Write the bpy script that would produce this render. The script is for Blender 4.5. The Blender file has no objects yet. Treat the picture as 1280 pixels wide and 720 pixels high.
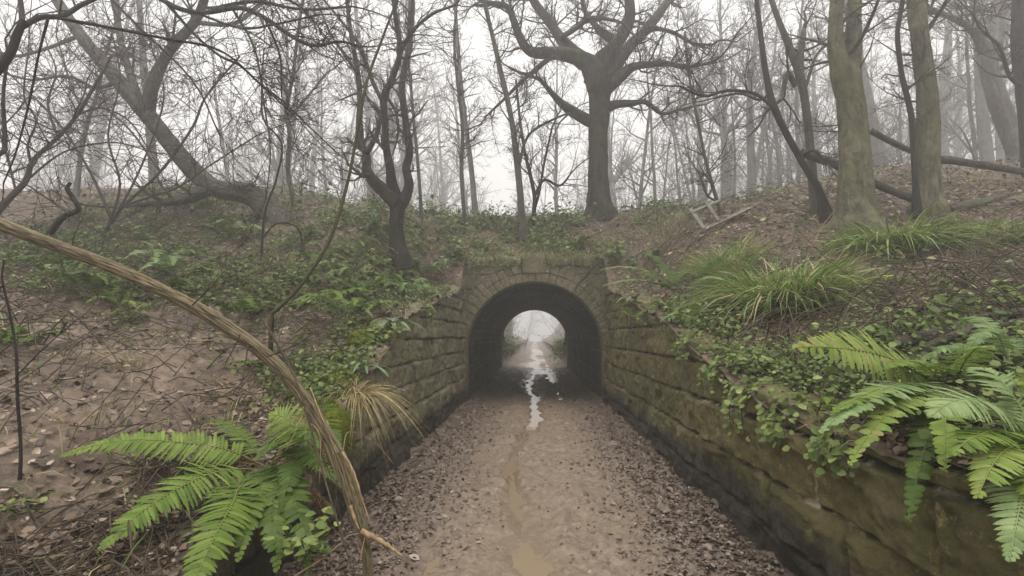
import bpy, math
import numpy as np
from mathutils import Euler, Vector

RNG = np.random.default_rng(11)
scene = bpy.context.scene
COL = scene.collection

# ------------------------------------------------------------------ camera
FPX = 640.0
CAM = np.array([0.0, 0.0, 1.48])
PITCH = math.atan(60 / 640.0)
YAW = math.atan(28 / 642.0)
cam_data = bpy.data.cameras.new("camera")
cam_data.sensor_width = 36.0
cam_data.lens = 36.0 * FPX / 1280.0
cam_data.clip_start = 0.05
cam_data.clip_end = 600.0
cam = bpy.data.objects.new("camera", cam_data)
cam.location = CAM
cam.rotation_euler = (math.pi / 2 + PITCH, 0.0, YAW)
COL.objects.link(cam)
scene.camera = cam
RM = np.array(Euler(cam.rotation_euler).to_matrix())


def ray(px, py):
    d = RM @ np.array([(px - 640) / FPX, (360 - py) / FPX, -1.0])
    return d / d[1]


def P(px, py, Y):
    """point of the place that lies Y metres ahead, seen at pixel px, py of the 1280 x 720 photo"""
    return CAM + ray(px, py) * Y


# ------------------------------------------------------------------ noise
def _hash(ix, iy, seed):
    h = (ix.astype(np.int64) * 374761393 + iy.astype(np.int64) * 668265263 + seed * 974634533) & 0x7FFFFFFF
    h = ((h ^ (h >> 13)) * 1274126177) & 0x7FFFFFFF
    return ((h ^ (h >> 16)) & 0xFFFF) / 65535.0


def vnoise(x, y, seed=0):
    x = np.asarray(x, float); y = np.asarray(y, float)
    x0 = np.floor(x); y0 = np.floor(y)
    fx = x - x0; fy = y - y0
    fx = fx * fx * fx * (fx * (fx * 6 - 15) + 10); fy = fy * fy * fy * (fy * (fy * 6 - 15) + 10)
    a = _hash(x0, y0, seed); b = _hash(x0 + 1, y0, seed)
    c = _hash(x0, y0 + 1, seed); d = _hash(x0 + 1, y0 + 1, seed)
    return (a * (1 - fx) + b * fx) * (1 - fy) + (c * (1 - fx) + d * fx) * fy


def fbm(x, y, seed=0, oct=4, gain=0.5):
    s = 0; amp = 1.0; tot = 0
    for k in range(oct):
        s = s + amp * (vnoise(x * 2 ** k + 17.3 * k, y * 2 ** k - 9.1 * k, seed + k) - 0.5)
        tot += amp; amp *= gain
    return s / tot * 2


def sstep(a, b, x):
    t = np.clip((x - a) / (b - a), 0, 1)
    return t * t * (3 - 2 * t)


# ------------------------------------------------------------------ the lie of the land
PORTAL_Y, FAR_Y, HW, SPRING = 11.3, 24.0, 1.5, 1.18
LP_Y = [-20, 0, 2, 3, 5, 7, 9, 10, 12, 13.5, 16, 22, 26, 40, 120]
LP_Z = [.6, .6, .7, .85, 1.35, 2.15, 2.95, 3.5, 4.35, 4.6, 4.5, 4.1, 3.2, 3.0, 3.5]
RP_Y = [-20, 0, 2, 4, 5.5, 7.5, 8.5, 11, 13, 16, 22, 26, 40, 120]
RP_Z = [1.1, 1.1, 1.15, 1.42, 1.75, 2.35, 2.9, 3.95, 4.6, 4.9, 5.0, 4.4, 4.4, 5.5]
LW_Y = [-20, 2.3, 3.2, 4, 5.1, 6.1, 10.2, 10.95, 11.4, 13, 22, 23.4, 24.1, 24.7, 26, 40, 120]
LW_Z = [.38, .40, .60, .85, 1.3, 1.72, 2.35, 3.12, 3.27, 4.55, 4.5, 3.6, 3.2, 2.0, 1.2, .7, .7]
RW_Y = [-20, 3, 4.1, 5.9, 10.3, 10.95, 11.4, 13, 22, 23.4, 24.1, 24.7, 26, 40, 120]
RW_Z = [1.0, .98, 1.16, 1.62, 2.42, 3.1, 3.27, 4.55, 4.5, 3.6, 3.2, 2.0, 1.2, .7, .7]


def wall_top(y, side):
    return np.interp(y, LW_Y, LW_Z) if side < 0 else np.interp(y, RW_Y, RW_Z)


def zmacro(x, y):
    x = np.asarray(x, float); y = np.asarray(y, float)
    ax = np.abs(x)
    lside = np.interp(y, LP_Y, LP_Z) + .07 * np.clip(ax - 2, 0, 12)
    rside = np.interp(y, RP_Y, RP_Z) + .10 * np.clip(ax - 2, 0, 8) + .18 * np.clip(y - 11, 0, 20) * sstep(4, 11, x)
    side = np.where(x < 0, lside, rside)
    el = np.interp(y, LW_Y, LW_Z); er = np.interp(y, RW_Y, RW_Z)
    edge = np.where(x < 0, el, er)
    w = sstep(1.75, 3.4 + 6.5 * sstep(24.2, 26, y), ax)
    z = edge * (1 - w) + side * w
    # the mound the leaning tree lies on
    z = z + .45 * np.exp(-(((x + 7.6) / 2.6) ** 2 + ((y - 12.4) / 1.6) ** 2))
    return z


def zt(x, y):
    x = np.asarray(x, float); y = np.asarray(y, float)
    near = sstep(1.5, 2.4, np.abs(x)) * .7 + .3
    n = .16 * fbm(x * .8, y * .8, 3, 3) + .09 * fbm(x * 2.6, y * 2.6, 9, 4)
    return zmacro(x, y) + n * near


def G(px, py, y0=1.2, y1=60):
    """where the sight line through pixel px, py meets the ground of the banks"""
    r = ray(px, py)
    ys = np.arange(y0, y1, .02)
    pts = CAM + ys[:, None] * r
    hit = np.nonzero((pts[:, 2] < zt(pts[:, 0], pts[:, 1])) & (np.abs(pts[:, 0]) > 1.5) | ((pts[:, 1] > PORTAL_Y) & (pts[:, 2] < zt(pts[:, 0], pts[:, 1])) & (pts[:, 2] > 3)))[0]
    k = hit[0] if len(hit) else len(ys) - 1
    return pts[k]


CH_Y = [-20, 2.0, 3.5, 4.3, 5.6, 6.8, 7.9, 9.5, 11.1, 13, 15.8, 18, 21, 24, 27, 32, 38, 46, 60, 120]
CH_X = [-.02, -.02, -.02, -.08, -.24, -.26, -.2, .03, -.06, .0, -.2, -.16, .05, .1, -.2, .25, -.1, .2, 0, 0]
CH_W = [.13, .13, .15, .12, .07, .05, .07, .10, .11, .10, .14, .15, .24, .4, .45, .45, .4, .5, .5, .5]


def zpath(x, y):
    x = np.asarray(x, float); y = np.asarray(y, float)
    c = np.interp(y, CH_Y, CH_X) + .09 * fbm(y * 1.3, y * 0 + 3, 21, 3) + .035 * fbm(y * 5, y * 0, 22, 2)
    wd = np.interp(y, CH_Y, CH_W) * (.45 + 1.2 * vnoise(y * 2.3, y * 0, 23))
    d = np.abs(x - c)
    ch = np.exp(-(d / wd) ** 2)
    z = .035 * sstep(.7, 1.5, np.abs(x)) + .05 * sstep(1.15, 1.5, np.abs(x)) * vnoise(y * 2, x * 2, 5)
    # two worn wheel lines and trodden mud between
    for rx in (-.72, .62):
        rr = np.exp(-((x - rx - .06 * fbm(y * .6, y * 0 + rx, 31, 2)) / .13) ** 2)
        z = z - .034 * rr + rr * .014 * np.sin(y * 46 + x * 18) * vnoise(y * 1.1, x * 2, 33)
    rough = 1 - .5 * ch
    z = z + rough * (.022 * fbm(x * 3.1, y * 2.2, 41, 3) + .036 * fbm(x * 9, y * 7, 43, 3) + .016 * fbm(x * 24, y * 22, 47, 2))
    z = z - .075 * ch + .03 * ch * sstep(9, 6, y) * fbm(y * 1.5, y * 0, 53, 2)
    z = z - (.024 * sstep(.64, .74, vnoise(x * 5.5, y * 3.8, 55)) + .014 * sstep(.68, .76, vnoise(x * 9, y * 6, 57))) * sstep(-.03, .03, z + .02)
    z = z - .05 * np.exp(-((x - .75) / .5) ** 2) * sstep(16, 19.5, y) * sstep(26, 23, y)
    z = z + .02 * fbm(x * 1.2, y * .9, 51, 2)
    return z


def channel(x, y, k=1.9):
    c = np.interp(y, CH_Y, CH_X) + .09 * fbm(y * 1.3, y * 0 + 3, 21, 3) + .035 * fbm(y * 5, y * 0, 22, 2)
    return np.exp(-(np.abs(x - c) / (k * np.interp(y, CH_Y, CH_W) + .03)) ** 2)


WATER_Z = -0.048


# ------------------------------------------------------------------ mesh helpers
def mesh_obj(name, V, faces, mat, parent=None, origin=None, attrs=None, smooth=True):
    """V (n,3) world coordinates; faces list of (m,3) or (m,4) int arrays; ONE mesh object"""
    V = np.asarray(V, np.float32).reshape(-1, 3)
    if origin is None:
        origin = np.array(parent.get('_o', (0, 0, 0))) if parent is not None else np.zeros(3)
        Vl = V - origin
        loc = None
    else:
        Vl = V - np.asarray(origin)
        loc = np.asarray(origin, float)
    me = bpy.data.meshes.new(name)
    faces = [np.asarray(f, np.int32) for f in faces if len(f)]
    nl = sum(f.size for f in faces); nf = sum(len(f) for f in faces)
    me.vertices.add(len(Vl)); me.loops.add(nl); me.polygons.add(nf)
    me.vertices.foreach_set("co", np.ascontiguousarray(Vl, np.float32).ravel())
    me.loops.foreach_set("vertex_index", np.concatenate([f.ravel() for f in faces]))
    tot = np.concatenate([np.full(len(f), f.shape[1], np.int32) for f in faces])
    st = np.concatenate([[0], np.cumsum(tot)[:-1]]).astype(np.int32)
    me.polygons.foreach_set("loop_start", st)
    me.polygons.foreach_set("loop_total", tot)
    me.polygons.foreach_set("use_smooth", np.full(nf, smooth))
    me.update(calc_edges=True)
    me.validate()
    if attrs:
        for k, a in attrs.items():
            at = me.attributes.new(k, 'FLOAT', 'POINT')
            at.data.foreach_set("value", np.asarray(a, np.float32))
    me.materials.append(mat)
    o = bpy.data.objects.new(name, me)
    COL.objects.link(o)
    if loc is not None:
        o.location = loc
        o['_o'] = [float(v) for v in loc]
    if parent is not None:
        o.parent = parent
        if loc is None:
            o['_o'] = [float(v) for v in origin]
        else:
            o.location = loc - np.array(parent.get('_o', (0, 0, 0)))
    return o


def tag(o, label=None, cat=None, group=None, kind=None):
    if label: o['label'] = label
    if cat: o['category'] = cat
    if group: o['group'] = group
    if kind: o['kind'] = kind
    return o


def thing(name, loc, label, cat, group=None):
    o = bpy.data.objects.new(name, None)
    o.empty_display_size = .2
    o.location = [float(v) for v in loc]
    o['_o'] = [float(v) for v in loc]
    COL.objects.link(o)
    return tag(o, label, cat, group)


def copy_thing(root, loc, rot, scale, label, group):
    r = root.copy(); COL.objects.link(r)
    r.location = [float(v) for v in loc]; r.rotation_euler = rot
    r.scale = scale if hasattr(scale, '__len__') else (scale,) * 3
    r['label'] = label
    r['group'] = group
    for ch in list(root.children):
        c = ch.copy(); COL.objects.link(c); c.parent = r
        for g in ch.children:
            d = g.copy(); COL.objects.link(d); d.parent = c
    return r


def grid_faces(nu, nv, keep=None):
    i = np.arange(nu * nv).reshape(nu, nv)
    f = np.stack([i[:-1, :-1], i[1:, :-1], i[1:, 1:], i[:-1, 1:]], -1)
    if keep is not None:
        f = f[keep]
    return f.reshape(-1, 4)


def norm(v):
    v = np.asarray(v, float)
    return v / (np.linalg.norm(v, axis=-1, keepdims=True) + 1e-9)


def catmull(pts, k=5):
    pts = np.asarray(pts, float)
    if len(pts) < 3:
        t = np.linspace(0, 1, k + 1)[:, None]
        return pts[0] * (1 - t) + pts[-1] * t
    p = np.vstack([2 * pts[0] - pts[1], pts, 2 * pts[-1] - pts[-2]])
    out = []
    for i in range(len(pts) - 1):
        a, b, c, d = p[i:i + 4]
        for t in np.linspace(0, 1, k, endpoint=False):
            out.append(.5 * ((2 * b) + (c - a) * t + (2 * a - 5 * b + 4 * c - d) * t * t + (3 * b - a - 3 * c + d) * t ** 3))
    out.append(pts[-1])
    return np.array(out)


class Tubes:
    def __init__(self):
        self.g = {}

    def add(self, pts, rad, sides=None):
        if sides is None:
            m = max(rad)
            sides = 3 if m < .008 else 4 if m < .02 else 6 if m < .06 else 10
        self.g.setdefault((len(pts), sides), []).append((pts, rad))

    def arrays(self, ridge=0.0, seed=0):
        VV, FF, off, TT = [], [], 0, []
        for (n, s), lst in self.g.items():
            Pp = np.array([a for a, _ in lst]); R = np.array([b for _, b in lst])
            m = len(lst)
            T = norm(np.gradient(Pp, axis=1))
            mean = norm(T.mean(1))
            ref = np.where(np.abs(mean[:, 2:3]) > .8, np.array([[1., .2, 0]]), np.array([[.1, .15, 1.]]))
            ref = np.repeat(ref[:, None, :], n, 1)
            U = norm(np.cross(T, ref)); W = np.cross(T, U)
            a = np.arange(s) * 2 * np.pi / s
            ca, sa = np.cos(a), np.sin(a)
            RR = R[:, :, None] * np.ones(s)
            if ridge and s >= 24:
                L = np.cumsum(np.linalg.norm(np.diff(Pp, axis=1, prepend=Pp[:, :1]), axis=2), 1)
                aa = np.broadcast_to(a, (m, n, s)); LL = np.broadcast_to(L[:, :, None], (m, n, s))
                cx, cy = np.cos(aa), np.sin(aa)
                fur = np.abs(fbm(cx * 6 + LL * .5 + seed, cy * 6 + LL * .4, seed + 5, 3))
                lump = fbm(cx * 1.3 + LL * 1.1, cy * 1.3 - LL * .9, seed + 9, 3)
                fine = fbm(cx * 14 + LL * 3, cy * 14 - LL * 3, seed + 12, 2)
                root = np.exp(-np.clip(LL - .75, 0, 9) / .22) * (.28 + .5 * fbm(cx * 1.5 + seed, cy * 1.5, seed + 14, 2))
                RR = RR * (1 + ridge * (1.1 * np.clip(fur * 2.2, 0, .8) - .8 + 1.2 * lump + .35 * fine) + root)
            elif ridge and s >= 10:
                L = np.cumsum(np.linalg.norm(np.diff(Pp, axis=1, prepend=Pp[:, :1]), axis=2), 1)
                aa = np.broadcast_to(a, (m, n, s)); LL = np.broadcast_to(L[:, :, None], (m, n, s))
                cx, cy = np.cos(aa) * 2.2, np.sin(aa) * 2.2
                nz = fbm(cx + LL * .9 + seed, cy * 1.0 + LL * .8, seed + 5, 3) + .5 * fbm(cx * 3, cy * 3 + LL * 2.5, seed + 8, 2)
                RR = RR * (1 + ridge * nz)
            V = Pp[:, :, None, :] + RR[..., None] * (ca[:, None] * U[:, :, None, :] + sa[:, None] * W[:, :, None, :])
            VV.append(V.reshape(-1, 3))
            idx = np.arange(m * n * s).reshape(m, n, s) + off
            nx = np.roll(idx, -1, 2)
            f = np.stack([idx[:, :-1], nx[:, :-1], nx[:, 1:], idx[:, 1:]], -1).reshape(-1, 4)
            FF.append(f)
            if s > 3:   # close both ends with a fan of quads collapsed on the rim
                for e in (0, n - 1):
                    r = idx[:, e]
                    for k in range(1, s - 1):
                        FF.append(np.stack([r[:, 0], r[:, k], r[:, k + 1]] if e else [r[:, 0], r[:, k + 1], r[:, k]], -1))
            off += m * n * s
        return np.concatenate(VV), FF

    def build(self, name, mat, parent=None, origin=None, ridge=0.0, seed=0):
        if not self.g:
            return None
        V, F = self.arrays(ridge, seed)
        return mesh_obj(name, V, F, mat, parent, origin)


# ------------------------------------------------------------------ materials
def new_mat(name):
    m = bpy.data.materials.new(name)
    m.use_nodes = True
    nt = m.node_tree
    b = nt.nodes['Principled BSDF']
    return m, nt, b


def N(nt, typ, **kw):
    n = nt.nodes.new(typ)
    for k, v in kw.items():
        if k in n.inputs:
            n.inputs[k].default_value = v
        else:
            setattr(n, k, v)
    return n


def noise(nt, scale, detail=6, rough=.6, vec=None, dist=0.0):
    n = nt.nodes.new('ShaderNodeTexNoise')
    n.inputs['Scale'].default_value = scale; n.inputs['Detail'].default_value = detail
    n.inputs['Roughness'].default_value = rough; n.inputs['Distortion'].default_value = dist
    if vec is not None: nt.links.new(vec, n.inputs['Vector'])
    return n.outputs['Fac']


def ramp(nt, fac, stops):
    r = nt.nodes.new('ShaderNodeValToRGB')
    el = r.color_ramp.elements
    while len(el) < len(stops): el.new(.5)
    for e, (p, c) in zip(el, stops):
        e.position = p
        e.color = (c, c, c, 1) if not hasattr(c, '__len__') else (*c, 1)
    nt.links.new(fac, r.inputs['Fac'])
    return r.outputs['Color']


def mix(nt, fac, a, b, typ='MIX'):
    m = nt.nodes.new('ShaderNodeMix'); m.data_type = 'RGBA'; m.blend_type = typ
    for s, v in ((0, fac), (6, a), (7, b)):
        if hasattr(v, 'is_linked') or hasattr(v, 'links'):
            nt.links.new(v, m.inputs[s])
        elif s == 0:
            m.inputs[0].default_value = v
        else:
            m.inputs[s].default_value = (*v, 1)
    return m.outputs[2]


def coords(nt, kind='Object', scale=(1, 1, 1)):
    t = nt.nodes.new('ShaderNodeTexCoord')
    mp = nt.nodes.new('ShaderNodeMapping'); mp.inputs['Scale'].default_value = scale
    nt.links.new(t.outputs[kind], mp.inputs['Vector'])
    return mp.outputs['Vector']


def geo_pos(nt, scale=(1, 1, 1)):
    t = nt.nodes.new('ShaderNodeNewGeometry')
    mp = nt.nodes.new('ShaderNodeMapping'); mp.inputs['Scale'].default_value = scale
    nt.links.new(t.outputs['Position'], mp.inputs['Vector'])
    return mp.outputs['Vector']


def attr(nt, name):
    a = nt.nodes.new('ShaderNodeAttribute'); a.attribute_name = name
    return a.outputs['Fac']


def bump(nt, b, h, strength=.5, dist=.02):
    n = nt.nodes.new('ShaderNodeBump'); n.inputs['Strength'].default_value = strength
    n.inputs['Distance'].default_value = dist
    nt.links.new(h, n.inputs['Height']); nt.links.new(n.outputs['Normal'], b.inputs['Normal'])


def mat_bark(name, dark, light, moss=None, moss_amt=.5, stretch=.22, sc=9.0):
    m, nt, b = new_mat(name)
    v = coords(nt, 'Object', (1, 1, stretch))
    n1 = noise(nt, sc, 8, .65, v, .6)
    n2 = noise(nt, 1.1, 4, .6, coords(nt, 'Object'))
    c = ramp(nt, n1, [(.3, dark), (.72, light)])
    c = mix(nt, ramp(nt, n2, [(.35, 0), (.7, .6)]), c, tuple(.55 * x for x in dark))
    if moss:
        n3 = noise(nt, 2.3, 6, .7, coords(nt, 'Object'))
        c = mix(nt, ramp(nt, n3, [(.62 - .3 * moss_amt, 0), (.8 - .2 * moss_amt, .85)]), c, moss)
    n4 = noise(nt, 4.5, 8, .75, coords(nt, 'Object'), .4)
    c = mix(nt, ramp(nt, n4, [(.5, 0), (.75, .45)]), c, tuple(min(1, 1.7 * x) for x in light))
    nt.links.new(c, b.inputs['Base Color'])
    b.inputs['Roughness'].default_value = .85
    b.inputs['Specular IOR Level'].default_value = .25
    bump(nt, b, n1, 1.0, .05)
    return m


M = {}
M['bark_oak'] = mat_bark('bark_oak', (.015, .012, .009), (.075, .062, .042), (.06, .064, .024), .5)
M['bark_dark'] = mat_bark('bark_dark', (.012, .010, .009), (.048, .038, .031), (.04, .04, .018), .15)
M['bark_green'] = mat_bark('bark_green', (.035, .031, .020), (.215, .19, .125), (.125, .13, .05), .6, .28, 11)
M['bark_fallen'] = mat_bark('bark_fallen', (.05, .043, .034), (.13, .115, .09), (.07, .08, .035), .35)
M['bark_pale'] = mat_bark('bark_pale', (.11, .10, .09), (.23, .212, .19), (.12, .12, .08), .2)
M['bark_fog_paled'] = mat_bark('bark_fog_paled', (.11, .10, .096), (.22, .205, .196))  # distant bark paled: part of the fog's fading is put into the colour
M['twig'] = mat_bark('twig', (.045, .034, .029), (.11, .085, .07))
M['twig_mauve'] = mat_bark('twig_mauve', (.042, .028, .027), (.10, .07, .066))
M['twig_green'] = mat_bark('twig_green', (.05, .047, .02), (.11, .10, .045))
M['dead_wood'] = mat_bark('dead_wood', (.045, .032, .022), (.14, .105, .07), (.07, .075, .025), .1)
M['log_dark'] = mat_bark('log_dark', (.03, .024, .019), (.095, .078, .062), (.04, .05, .016), .2)

# ridged bark of the near broken stem
m, nt, b = new_mat('bark_ridged')
a = attr(nt, 'ridge')
n1 = noise(nt, 30, 6, .6, coords(nt))
n2 = noise(nt, 5, 4, .6, coords(nt))
c = ramp(nt, a, [(.15, (.022, .015, .008)), (.5, (.08, .058, .032)), (.92, (.18, .14, .078))])
c = mix(nt, ramp(nt, n1, [(.35, .0), (.75, .6)]), c, (.10, .075, .035))
mo = mix(nt, 1.0, ramp(nt, n2, [(.42, 0), (.62, 1)]), attr_c := ramp(nt, attr(nt, 'moss'), [(0, 0), (1, 1)]), 'MULTIPLY')
c = mix(nt, mo, c, (.085, .10, .018))
nt.links.new(c, b.inputs['Base Color']); b.inputs['Roughness'].default_value = .85
bump(nt, b, n1, .5, .006)
M['bark_ridged'] = m

m, nt, b = new_mat('fresh_wood')
n1 = noise(nt, 40, 5, .6, coords(nt, 'Object', (1, 1, .15)))
nt.links.new(ramp(nt, n1, [(.3, (.12, .07, .032)), (.7, (.36, .25, .125))]), b.inputs['Base Color'])
b.inputs['Roughness'].default_value = .7
M['fresh_wood'] = m

# banks
m, nt, b = new_mat('bank_soil')
pos = geo_pos(nt)
n1 = noise(nt, 1.0, 8, .6, pos); n2 = noise(nt, 14, 8, .7, pos, .5); n3 = noise(nt, 3.2, 8, .65, pos)
hum = ramp(nt, n2, [(.28, (.035, .025, .016)), (.5, (.12, .085, .057)), (.75, (.24, .178, .122))])
mud = ramp(nt, n2, [(.3, (.12, .085, .06)), (.55, (.25, .185, .135)), (.8, (.34, .26, .195))])
mm = attr(nt, 'mud')
n5 = noise(nt, 2.2, 6, .7, pos, .4)
mud = mix(nt, ramp(nt, n5, [(.42, .75), (.6, 0)]), mud, (.075, .053, .037))
c = mix(nt, mm, hum, mud)
gm = mix(nt, 1.0, ramp(nt, n3, [(.5, 0), (.66, .8)]), ramp(nt, attr(nt, 'green'), [(0, 0), (1, 1)]), 'MULTIPLY')
c = mix(nt, gm, c, mix(nt, n1, (.04, .055, .012), (.10, .12, .03)))
nt.links.new(c, b.inputs['Base Color'])
nt.links.new(mix(nt, mm, ramp(nt, n3, [(.35, .5), (.65, .95)]), ramp(nt, n5, [(.4, .26), (.62, .6)])), b.inputs['Roughness'])
b.inputs['Specular IOR Level'].default_value = .35
bump(nt, b, n2, .9, .05)
M['bank'] = m

# path mud
m, nt, b = new_mat('path_mud')
pos = geo_pos(nt)
n1 = noise(nt, 1.3, 6, .6, pos); n2 = noise(nt, 22, 8, .7, pos, .4); n3 = noise(nt, 5, 6, .65, pos)
wet = ramp(nt, n1, [(.35, 0), (.65, 1)])
c1 = ramp(nt, n2, [(.25, (.075, .054, .036)), (.5, (.195, .146, .102)), (.78, (.32, .248, .18))])
c2 = ramp(nt, n2, [(.25, (.06, .043, .031)), (.5, (.15, .11, .081)), (.8, (.27, .205, .155))])
c = mix(nt, attr(nt, 'litter'), c1, c2)
c = mix(nt, ramp(nt, n3, [(.4, 0), (.75, .4)]), c, (.09, .065, .046))
chn = ramp(nt, attr(nt, 'channel'), [(.25, 0), (.8, .85)])
c = mix(nt, chn, c, mix(nt, n2, (.13, .095, .063), (.25, .19, .13)))
rg = mix(nt, chn, ramp(nt, n3, [(.3, .28), (.65, .75)]), (.16, .16, .16))
nt.links.new(c, b.inputs['Base Color'])
nt.links.new(rg, b.inputs['Roughness'])
b.inputs['Specular IOR Level'].default_value = .5
bump(nt, b, n2, .8, .02)
M['path'] = m

m, nt, b = new_mat('muddy_water')
b.inputs['Base Color'].default_value = (.215, .163, .108, 1)
b.inputs['Roughness'].default_value = .05
b.inputs['IOR'].default_value = 1.33
n1 = noise(nt, 9, 3, .5, geo_pos(nt))
bump(nt, b, n1, .12, .004)
M['water'] = m


def mat_stone(name, base, base2, algae, mortar=(.30, .27, .20), ochre=(.13, .115, .07)):
    m, nt, b = new_mat(name)
    pos = geo_pos(nt)
    n1 = noise(nt, 1.6, 6, .6, pos, .3); n2 = noise(nt, 26, 8, .7, pos); n3 = noise(nt, 5.5, 7, .65, pos, .5)
    tint = attr(nt, 'tint')
    c = mix(nt, tint, base, base2)
    c = mix(nt, ramp(nt, n2, [(.3, 0), (.75, .75)]), c, tuple(x * .45 for x in base))
    streak = noise(nt, 2.2, 8, .72, geo_pos(nt, (2.0, 2.0, .7)), .6)
    c = mix(nt, ramp(nt, streak, [(.42, 0), (.62, .75)]), c, algae)
    c = mix(nt, ramp(nt, n3, [(.5, 0), (.7, .75)]), c, tuple(x * .3 for x in base))
    n6 = noise(nt, 11, 8, .75, pos, .3)
    c = mix(nt, ramp(nt, n6, [(.56, 0), (.66, .7)]), c, tuple(min(1, x * 1.9) for x in base2))
    n7 = noise(nt, .9, 5, .6, pos, .5)
    c = mix(nt, ramp(nt, n7, [(.5, 0), (.68, .55)]), c, ochre)
    # lime and mortar left along the joints
    jm = mix(nt, 1.0, ramp(nt, attr(nt, 'joint'), [(.25, 0), (.9, 1)]), ramp(nt, n3, [(.47, .0), (.58, .95)]), 'MULTIPLY')
    c = mix(nt, jm, c, mortar)
    dk = mix(nt, 1.0, ramp(nt, attr(nt, 'joint'), [(.3, 0), (1, 1)]), ramp(nt, n3, [(.45, .92), (.58, .15)]), 'MULTIPLY')
    c = mix(nt, dk, c, (.018, .015, .01))
    # wet foot of the wall
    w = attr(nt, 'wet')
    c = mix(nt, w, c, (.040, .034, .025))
    nt.links.new(c, b.inputs['Base Color'])
    nt.links.new(ramp(nt, n1, [(.3, .55), (.7, .9)]), b.inputs['Roughness'])
    b.inputs['Specular IOR Level'].default_value = .3
    n5 = noise(nt, 75, 6, .7, pos)
    hsum = nt.nodes.new('ShaderNodeMath'); hsum.operation = 'MULTIPLY_ADD'; hsum.inputs[1].default_value = .4
    nt.links.new(n5, hsum.inputs[0]); nt.links.new(n2, hsum.inputs[2])
    bump(nt, b, hsum.outputs[0], 1.0, .025)
    return m


M['stone'] = mat_stone('wall_stone', (.20, .175, .115), (.28, .245, .165), (.13, .14, .052))
M['stone_near'] = mat_stone('wall_stone_damp', (.135, .112, .056), (.19, .158, .075), (.085, .094, .02), mortar=(.46, .40, .29), ochre=(.15, .122, .04))
M['portal'] = mat_stone('portal_stone', (.25, .20, .135), (.32, .265, .185), (.13, .13, .058))
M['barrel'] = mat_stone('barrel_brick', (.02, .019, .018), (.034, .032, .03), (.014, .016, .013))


def mat_leaf(name, stops, rough=.5, trans=.25, spec=.4, nz=.35):
    m, nt, b = new_mat(name)
    c = ramp(nt, attr(nt, 'rnd'), stops)
    n1 = noise(nt, 22, 5, .6, geo_pos(nt))
    c = mix(nt, ramp(nt, n1, [(.35, 0), (.7, nz)]), c, tuple(.5 * x for x in stops[0][1]))
    nt.links.new(c, b.inputs['Base Color'])
    b.inputs['Roughness'].default_value = rough
    b.inputs['Specular IOR Level'].default_value = spec
    if trans:
        t = nt.nodes.new('ShaderNodeBsdfTranslucent')
        nt.links.new(c, t.inputs['Color'])
        ms = nt.nodes.new('ShaderNodeMixShader'); ms.inputs[0].default_value = trans
        nt.links.new(b.outputs[0], ms.inputs[1]); nt.links.new(t.outputs[0], ms.inputs[2])
        nt.links.new(ms.outputs[0], nt.nodes['Material Output'].inputs['Surface'])
    return m


M['litter'] = mat_leaf('dead_leaves', [(0, (.03, .02, .013)), (.3, (.125, .082, .052)), (.65, (.29, .20, .132)), (1, (.55, .43, .32))], .45, .1, .5)
M['litter_path'] = mat_leaf('wet_leaves', [(0, (.05, .036, .027)), (.35, (.12, .088, .066)), (.75, (.20, .152, .115)), (1, (.33, .265, .205))], .38, .0, .5)
M['ivy'] = mat_leaf('ground_ivy', [(0, (.04, .06, .014)), (.4, (.10, .145, .032)), (.75, (.20, .26, .07)), (1, (.40, .44, .15))], .55, .25, .3)
M['fern_bright'] = mat_leaf('fern_bright', [(0, (.085, .145, .018)), (.5, (.18, .265, .042)), (.88, (.28, .345, .085)), (1, (.30, .28, .09))], .6, .35, .25)
M['fern_pale'] = mat_leaf('fern_pale', [(0, (.10, .16, .05)), (.5, (.19, .275, .10)), (1, (.29, .37, .16))], .6, .3, .25)
M['fern_dark'] = mat_leaf('fern_dark', [(0, (.04, .075, .010)), (.5, (.085, .14, .02)), (1, (.14, .20, .04))], .6, .3, .25)
M['grass'] = mat_leaf('tussock_grass', [(0, (.085, .145, .022)), (.45, (.185, .28, .055)), (.74, (.33, .41, .13)), (.82, (.36, .30, .14)), (1, (.48, .40, .22))], .5, .3)
M['grass_tan'] = mat_leaf('withered_grass', [(0, (.16, .13, .045)), (.5, (.33, .26, .11)), (1, (.5, .41, .2))], .6, .25)
M['harts'] = mat_leaf('strap_leaf', [(0, (.05, .10, .03)), (.5, (.10, .17, .055)), (1, (.17, .25, .10))], .32, .2, .6)
M['moss'] = mat_leaf('moss', [(0, (.06, .075, .010)), (.5, (.13, .15, .02)), (1, (.22, .23, .04))], .9, .15, .1)
M['yellow_leaf'] = mat_leaf('yellow_leaf', [(0, (.30, .36, .05)), (1, (.40, .45, .08))], .4, .3)

m, nt, b = new_mat('weathered_timber')
n1 = noise(nt, 18, 6, .6, coords(nt, 'Object', (.2, 1, 1)))
nt.links.new(ramp(nt, n1, [(.3, (.10, .09, .075)), (.7, (.27, .245, .21))]), b.inputs['Base Color'])
b.inputs['Roughness'].default_value = .8
M['timber'] = m
m, nt, b = new_mat('white_scrap')
n1 = noise(nt, 25, 5, .6, coords(nt))
nt.links.new(ramp(nt, n1, [(.3, (.38, .38, .36)), (.6, (.78, .78, .76))]), b.inputs['Base Color'])
b.inputs['Roughness'].default_value = .5
M['white'] = m


# ------------------------------------------------------------------ setting: banks, path, water
def spaced(breaks):
    out = []
    for a, bb, s in breaks:
        n = max(1, int(round((bb - a) / s)))
        out.append(np.linspace(a, bb, n, endpoint=False))
    out.append([breaks[-1][1]])
    return np.concatenate(out)


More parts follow.
